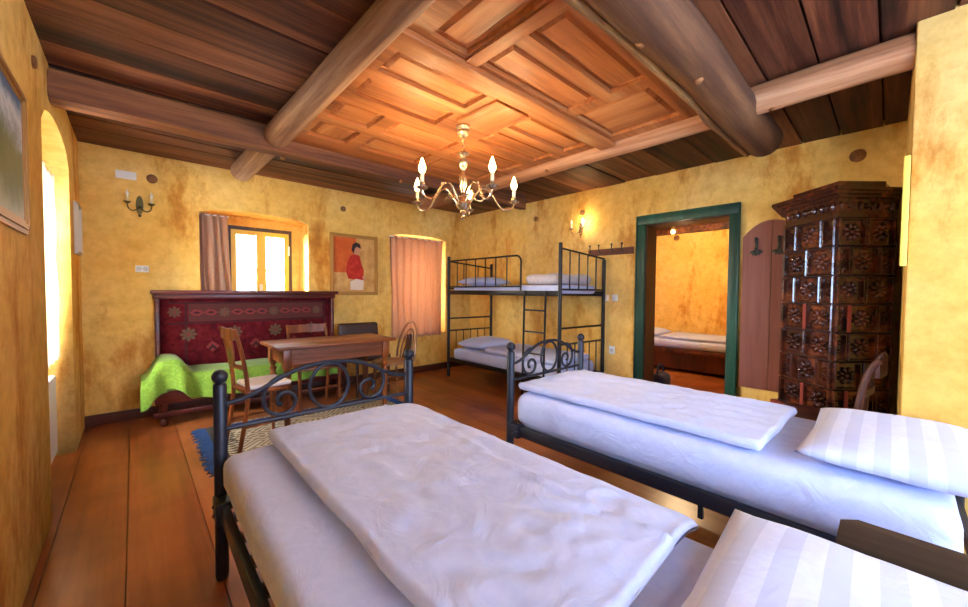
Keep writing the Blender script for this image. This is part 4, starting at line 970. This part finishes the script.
# curtains
def curtain(name, label, x0, x1, zt, zb, y0, folds, mat, xb0=None, xb1=None, plane='y', amp=0.022, rod=True, header=0.0):
    t = thing(name, label, 'curtain', (0, 0, 0)); xb0 = x0 if xb0 is None else xb0; xb1 = x1 if xb1 is None else xb1
    def f(u, v, o=0.0):
        xa, xe = xb0+(x0-xb0)*v, xb1+(x1-xb1)*v; x = xa+(xe-xa)*u + 0.008*math.sin(v*5+u*9)
        y = y0 + amp*(0.6+0.4*(1-v))*math.sin(u*folds*2*PI + 0.7*math.sin(u*7)) + 0.006*math.sin(v*9+u*20) + o
        z = zb+(zt-zb)*v + (0.006*math.sin(u*31) if v < 0.02 else 0)
        return Vector((x, y, z)) if plane == 'y' else Vector((y, x, z))
    b = MB(); b.grid(lambda u, v: f(u, v), folds*12, 24, lambda u, v: f(u, v, 0.004)); b.build('curtain_panel', mat, t, angle=180)
    if rod:
        b = MB(); a, e = x0-0.02, x1+0.02; P = (lambda x: (x, y0, zt-0.012)) if plane == 'y' else (lambda x: (y0, x, zt-0.012)); b.tube([P(a), P(e)], 0.007, 6); b.build('rod', M['white'], t)
    return t
curtain('curtain', 'dusty pink curtain gathered at the left of the settee window', -3.755, -3.50, 2.075, 0.90, 0.06, 4, M['curtain'], -3.74, -3.43, amp=0.036)
curtain('curtain', 'closed dusty pink curtain between the portrait painting and bunk bed', -1.545, -0.62, 2.06, 0.565, -0.035, 8, M['curtain'], -1.53, -0.63)
curtain('curtain', 'white sheer curtain in the left wall niche', -1.60, -1.02, 2.02, 0.78, -W-0.055, 5, M['sheer'], plane='x', amp=0.018)
# radiator in left niche
rd = thing('radiator', 'white radiator in the left wall niche below the sheer curtain', 'radiator', (-W-0.105, -1.42, 0))
for i in range(10):
    y = -0.36+0.08*i; b = MB(); b.b2(-0.045, 0.045, y-0.032, y+0.032, 0.12, 0.66, 0.012); b.build('fin', M['whitemetal'], rd)
b = MB(); b.tube([(0, -0.42, 0.16), (0, 0.42, 0.16)], 0.014, 8); b.tube([(0, -0.42, 0.62), (0, 0.42, 0.62)], 0.014, 8); b.build('pipe', M['whitemetal'], rd)
for y in (-0.30, 0.30): b = MB(); b.tube([(0, y, 0), (0, y, 0.14)], 0.012, 8); b.build('foot', M['whitemetal'], rd)

# plates, sockets, plugs
def plate(name, label, cat, loc, rotz, w, h, holes, group=None):
    t = thing(name, label, cat, loc, rotz, group)        # local: wall plane y = 0, room towards -y
    b = MB(); b.b2(-w/2, w/2, -0.010, 0, -h/2, h/2, 0.003); b.build('cover_plate', M['white'], t)
    for hx, kind in holes:
        b = MB()
        if kind == 'socket': b.lathe([(0.02, 0), (0.022, 0.003), (0.017, 0.003), (0.016, 0.0005)], (hx, -0.010, 0), 14, Matrix.Rotation(PI/2, 3, 'X')); b.build('socket_well', plain('socket_grey', (200,200,196), 0.5), t)
        else: b.b2(hx-0.024, hx+0.024, -0.015, -0.010, -0.024, 0.024, 0.002); b.build('rocker', M['white'], t)
    return t
plate('junction_cover', 'white rectangular cover plate high on the wall above the bronze sconce', 'cover plate', (-4.30, 0, 2.335), 0, 0.145, 0.075, [])
plate('wall_socket', 'white double socket on the wall left of the settee', 'socket', (-4.20, 0, 1.455), 0, 0.10, 0.065, [(-0.024, 'socket'), (0.024, 'socket')])
plate('light_switch', 'white switch on the wall behind the bunk bed post', 'switch', (0, -2.565, 1.195), -PI/2, 0.075, 0.08, [(0, 'rocker')])
plate('light_switch', 'white switch nearest the green door frame', 'switch', (0, -2.685, 1.195), -PI/2, 0.075, 0.08, [(0, 'rocker')])
plate('wall_socket', 'white socket low on the wall left of the green doorway', 'socket', (0, -2.66, 0.56), -PI/2, 0.075, 0.10, [(0, 'socket')])
def plug(label, loc, axis, r=0.042):
    b = MB(); rot = Matrix.Rotation(PI/2, 3, 'X') if axis == 'y' else Matrix.Rotation(-PI/2, 3, 'Y')
    b.lathe([(r, 0), (r, 0.008), (r*0.8, 0.014), (r*0.3, 0.012)], (0, 0, 0), 18, rot); o = b.build('wall_plug', M['knot']); o.location = loc
    return tag(o, label, 'wooden plug', 'round wooden wall plugs')
plug('round wooden plug beside the white cover plate above the settee', (-4.115, 0, 2.337), 'y')
plug('round wooden plug above the portrait painting', (-2.22, 0, 2.336), 'y', 0.036)
plug('round wooden plug nearest the room corner above the bunk bed', (0, -1.445, 2.311), 'x', 0.036)
plug('round wooden plug just above the lit sconce', (0, -2.215, 2.29), 'x', 0.036)
plug('round wooden plug high above the tiled stove', (0, -4.74, 2.37), 'x', 0.05)
plug('round wooden plug on the bedroom wall seen through the doorway', (ox1, -2.29, 2.255), 'x', 0.05)
plug('round wooden plug on the left wall above the landscape painting', (-W, -2.08, 2.36), 'xx', 0.03).rotation_euler.z = PI
# narrow bright yellow strip on the pier corner
b = MB(); b.b2(-1.53, -1.501, -4.9995, -4.976, 1.40, 1.93, 0.003); tag(b.build('pier_strip', M['yellowstrip']), 'narrow bright yellow strip on the corner of the pier', 'casing')

# ================================================================= ADJOINING BEDROOM
ob = thing('low_bed', 'low dark wooden bed in the room beyond the green doorway', 'bed', (0, 0, 0))
b = MB(); b.b2(2.0, 2.9, -3.75, -1.75, 0.31, 0.385, 0.006); b.build('frame', M['darkchair'], ob)
b = MB(); b.b2(2.10, 2.88, -3.7, -1.8, 0.05, 0.31); b.build('base_box', M['darkchair'], ob)
for x in (2.06, 2.86):
    for y in (-3.7, -1.8): b = MB(); b.b2(x-0.03, x+0.03, y-0.03, y+0.03, 0, 0.31); b.build('leg', M['darkchair'], ob)
o = mattress('white mattress on the low bed beyond the doorway', 0.86, 1.96, 0.13, M['sheet']); o.location = (2.44, -2.75, 0.387)
o = pillow('white pillow on the low bed beyond the doorway', 0.66, 0.50, 0.14, M['sheet'], 11.0); o.location = (2.46, -2.06, 0.519)
o = duvet('white duvet on the low bed beyond the doorway', 0.80, 1.30, 0.05, M['sheet'], 0.012, 12.0); o.location = (2.44, -3.02, 0.524)
bg_ = thing('bag', 'dark navy bag on the floor just inside the green doorway', 'bag', (0.84, -2.90, 0))
b = MB(); b.roundbox((0, 0, 0.10), (0.30, 0.20, 0.20), 0.07, 0.05, lambda o, q: Vector((0, 0, 0.02*nz(o, 8, 2)))); b.build('body', M['bag'], bg_, angle=180)
b = MB(); b.tube(bez((-0.10, 0, 0.19), (-0.09, 0, 0.36), (0.09, 0, 0.36), (0.10, 0, 0.19), 12), 0.012, 6); b.build('handle', M['bag'], bg_)
lp = thing('ceiling_lamp', 'small ceiling lamp in the room beyond the doorway', 'lamp', (2.30, -2.47, 0))
b = MB(); b.lathe([(0.04, oh), (0.045, oh-0.02), (0.02, oh-0.03), (0.03, oh-0.05), (0.055, oh-0.07), (0.055, oh-0.09), (0.03, oh-0.11)], seg=14); b.build('holder', M['brass'], lp)
b = MB(); b.ball((0, 0, oh-0.13), 0.03, 10); b.build('bulb', M['bulb_on'], lp)
point('bedroom_light', (1.6, -2.9, 2.05), 45, (1.0, 0.70, 0.38), 0.06)

lp = thing('ceiling_lamp', 'added round white glass ceiling lamp behind the photographer', 'lamp', (-2.9, -6.2, 0))  # unseen lamp added to warm the left wall and pier
b = MB(); b.lathe([(0.07, H), (0.075, H-0.025), (0.02, H-0.03)][::-1], seg=16); b.build('base', M['brass'], lp)
b = MB(); b.lathe([(0.01, H-0.19), (0.09, H-0.17), (0.13, H-0.11), (0.10, H-0.05), (0.06, H-0.03)], seg=18); b.build('shade', plain('opal_glass', (250,240,220), 0.3, 0, (255,220,160), 3), lp)
point('added_fill_light', (-2.9, -6.2, H-0.27), 14, WARM, 0.09)
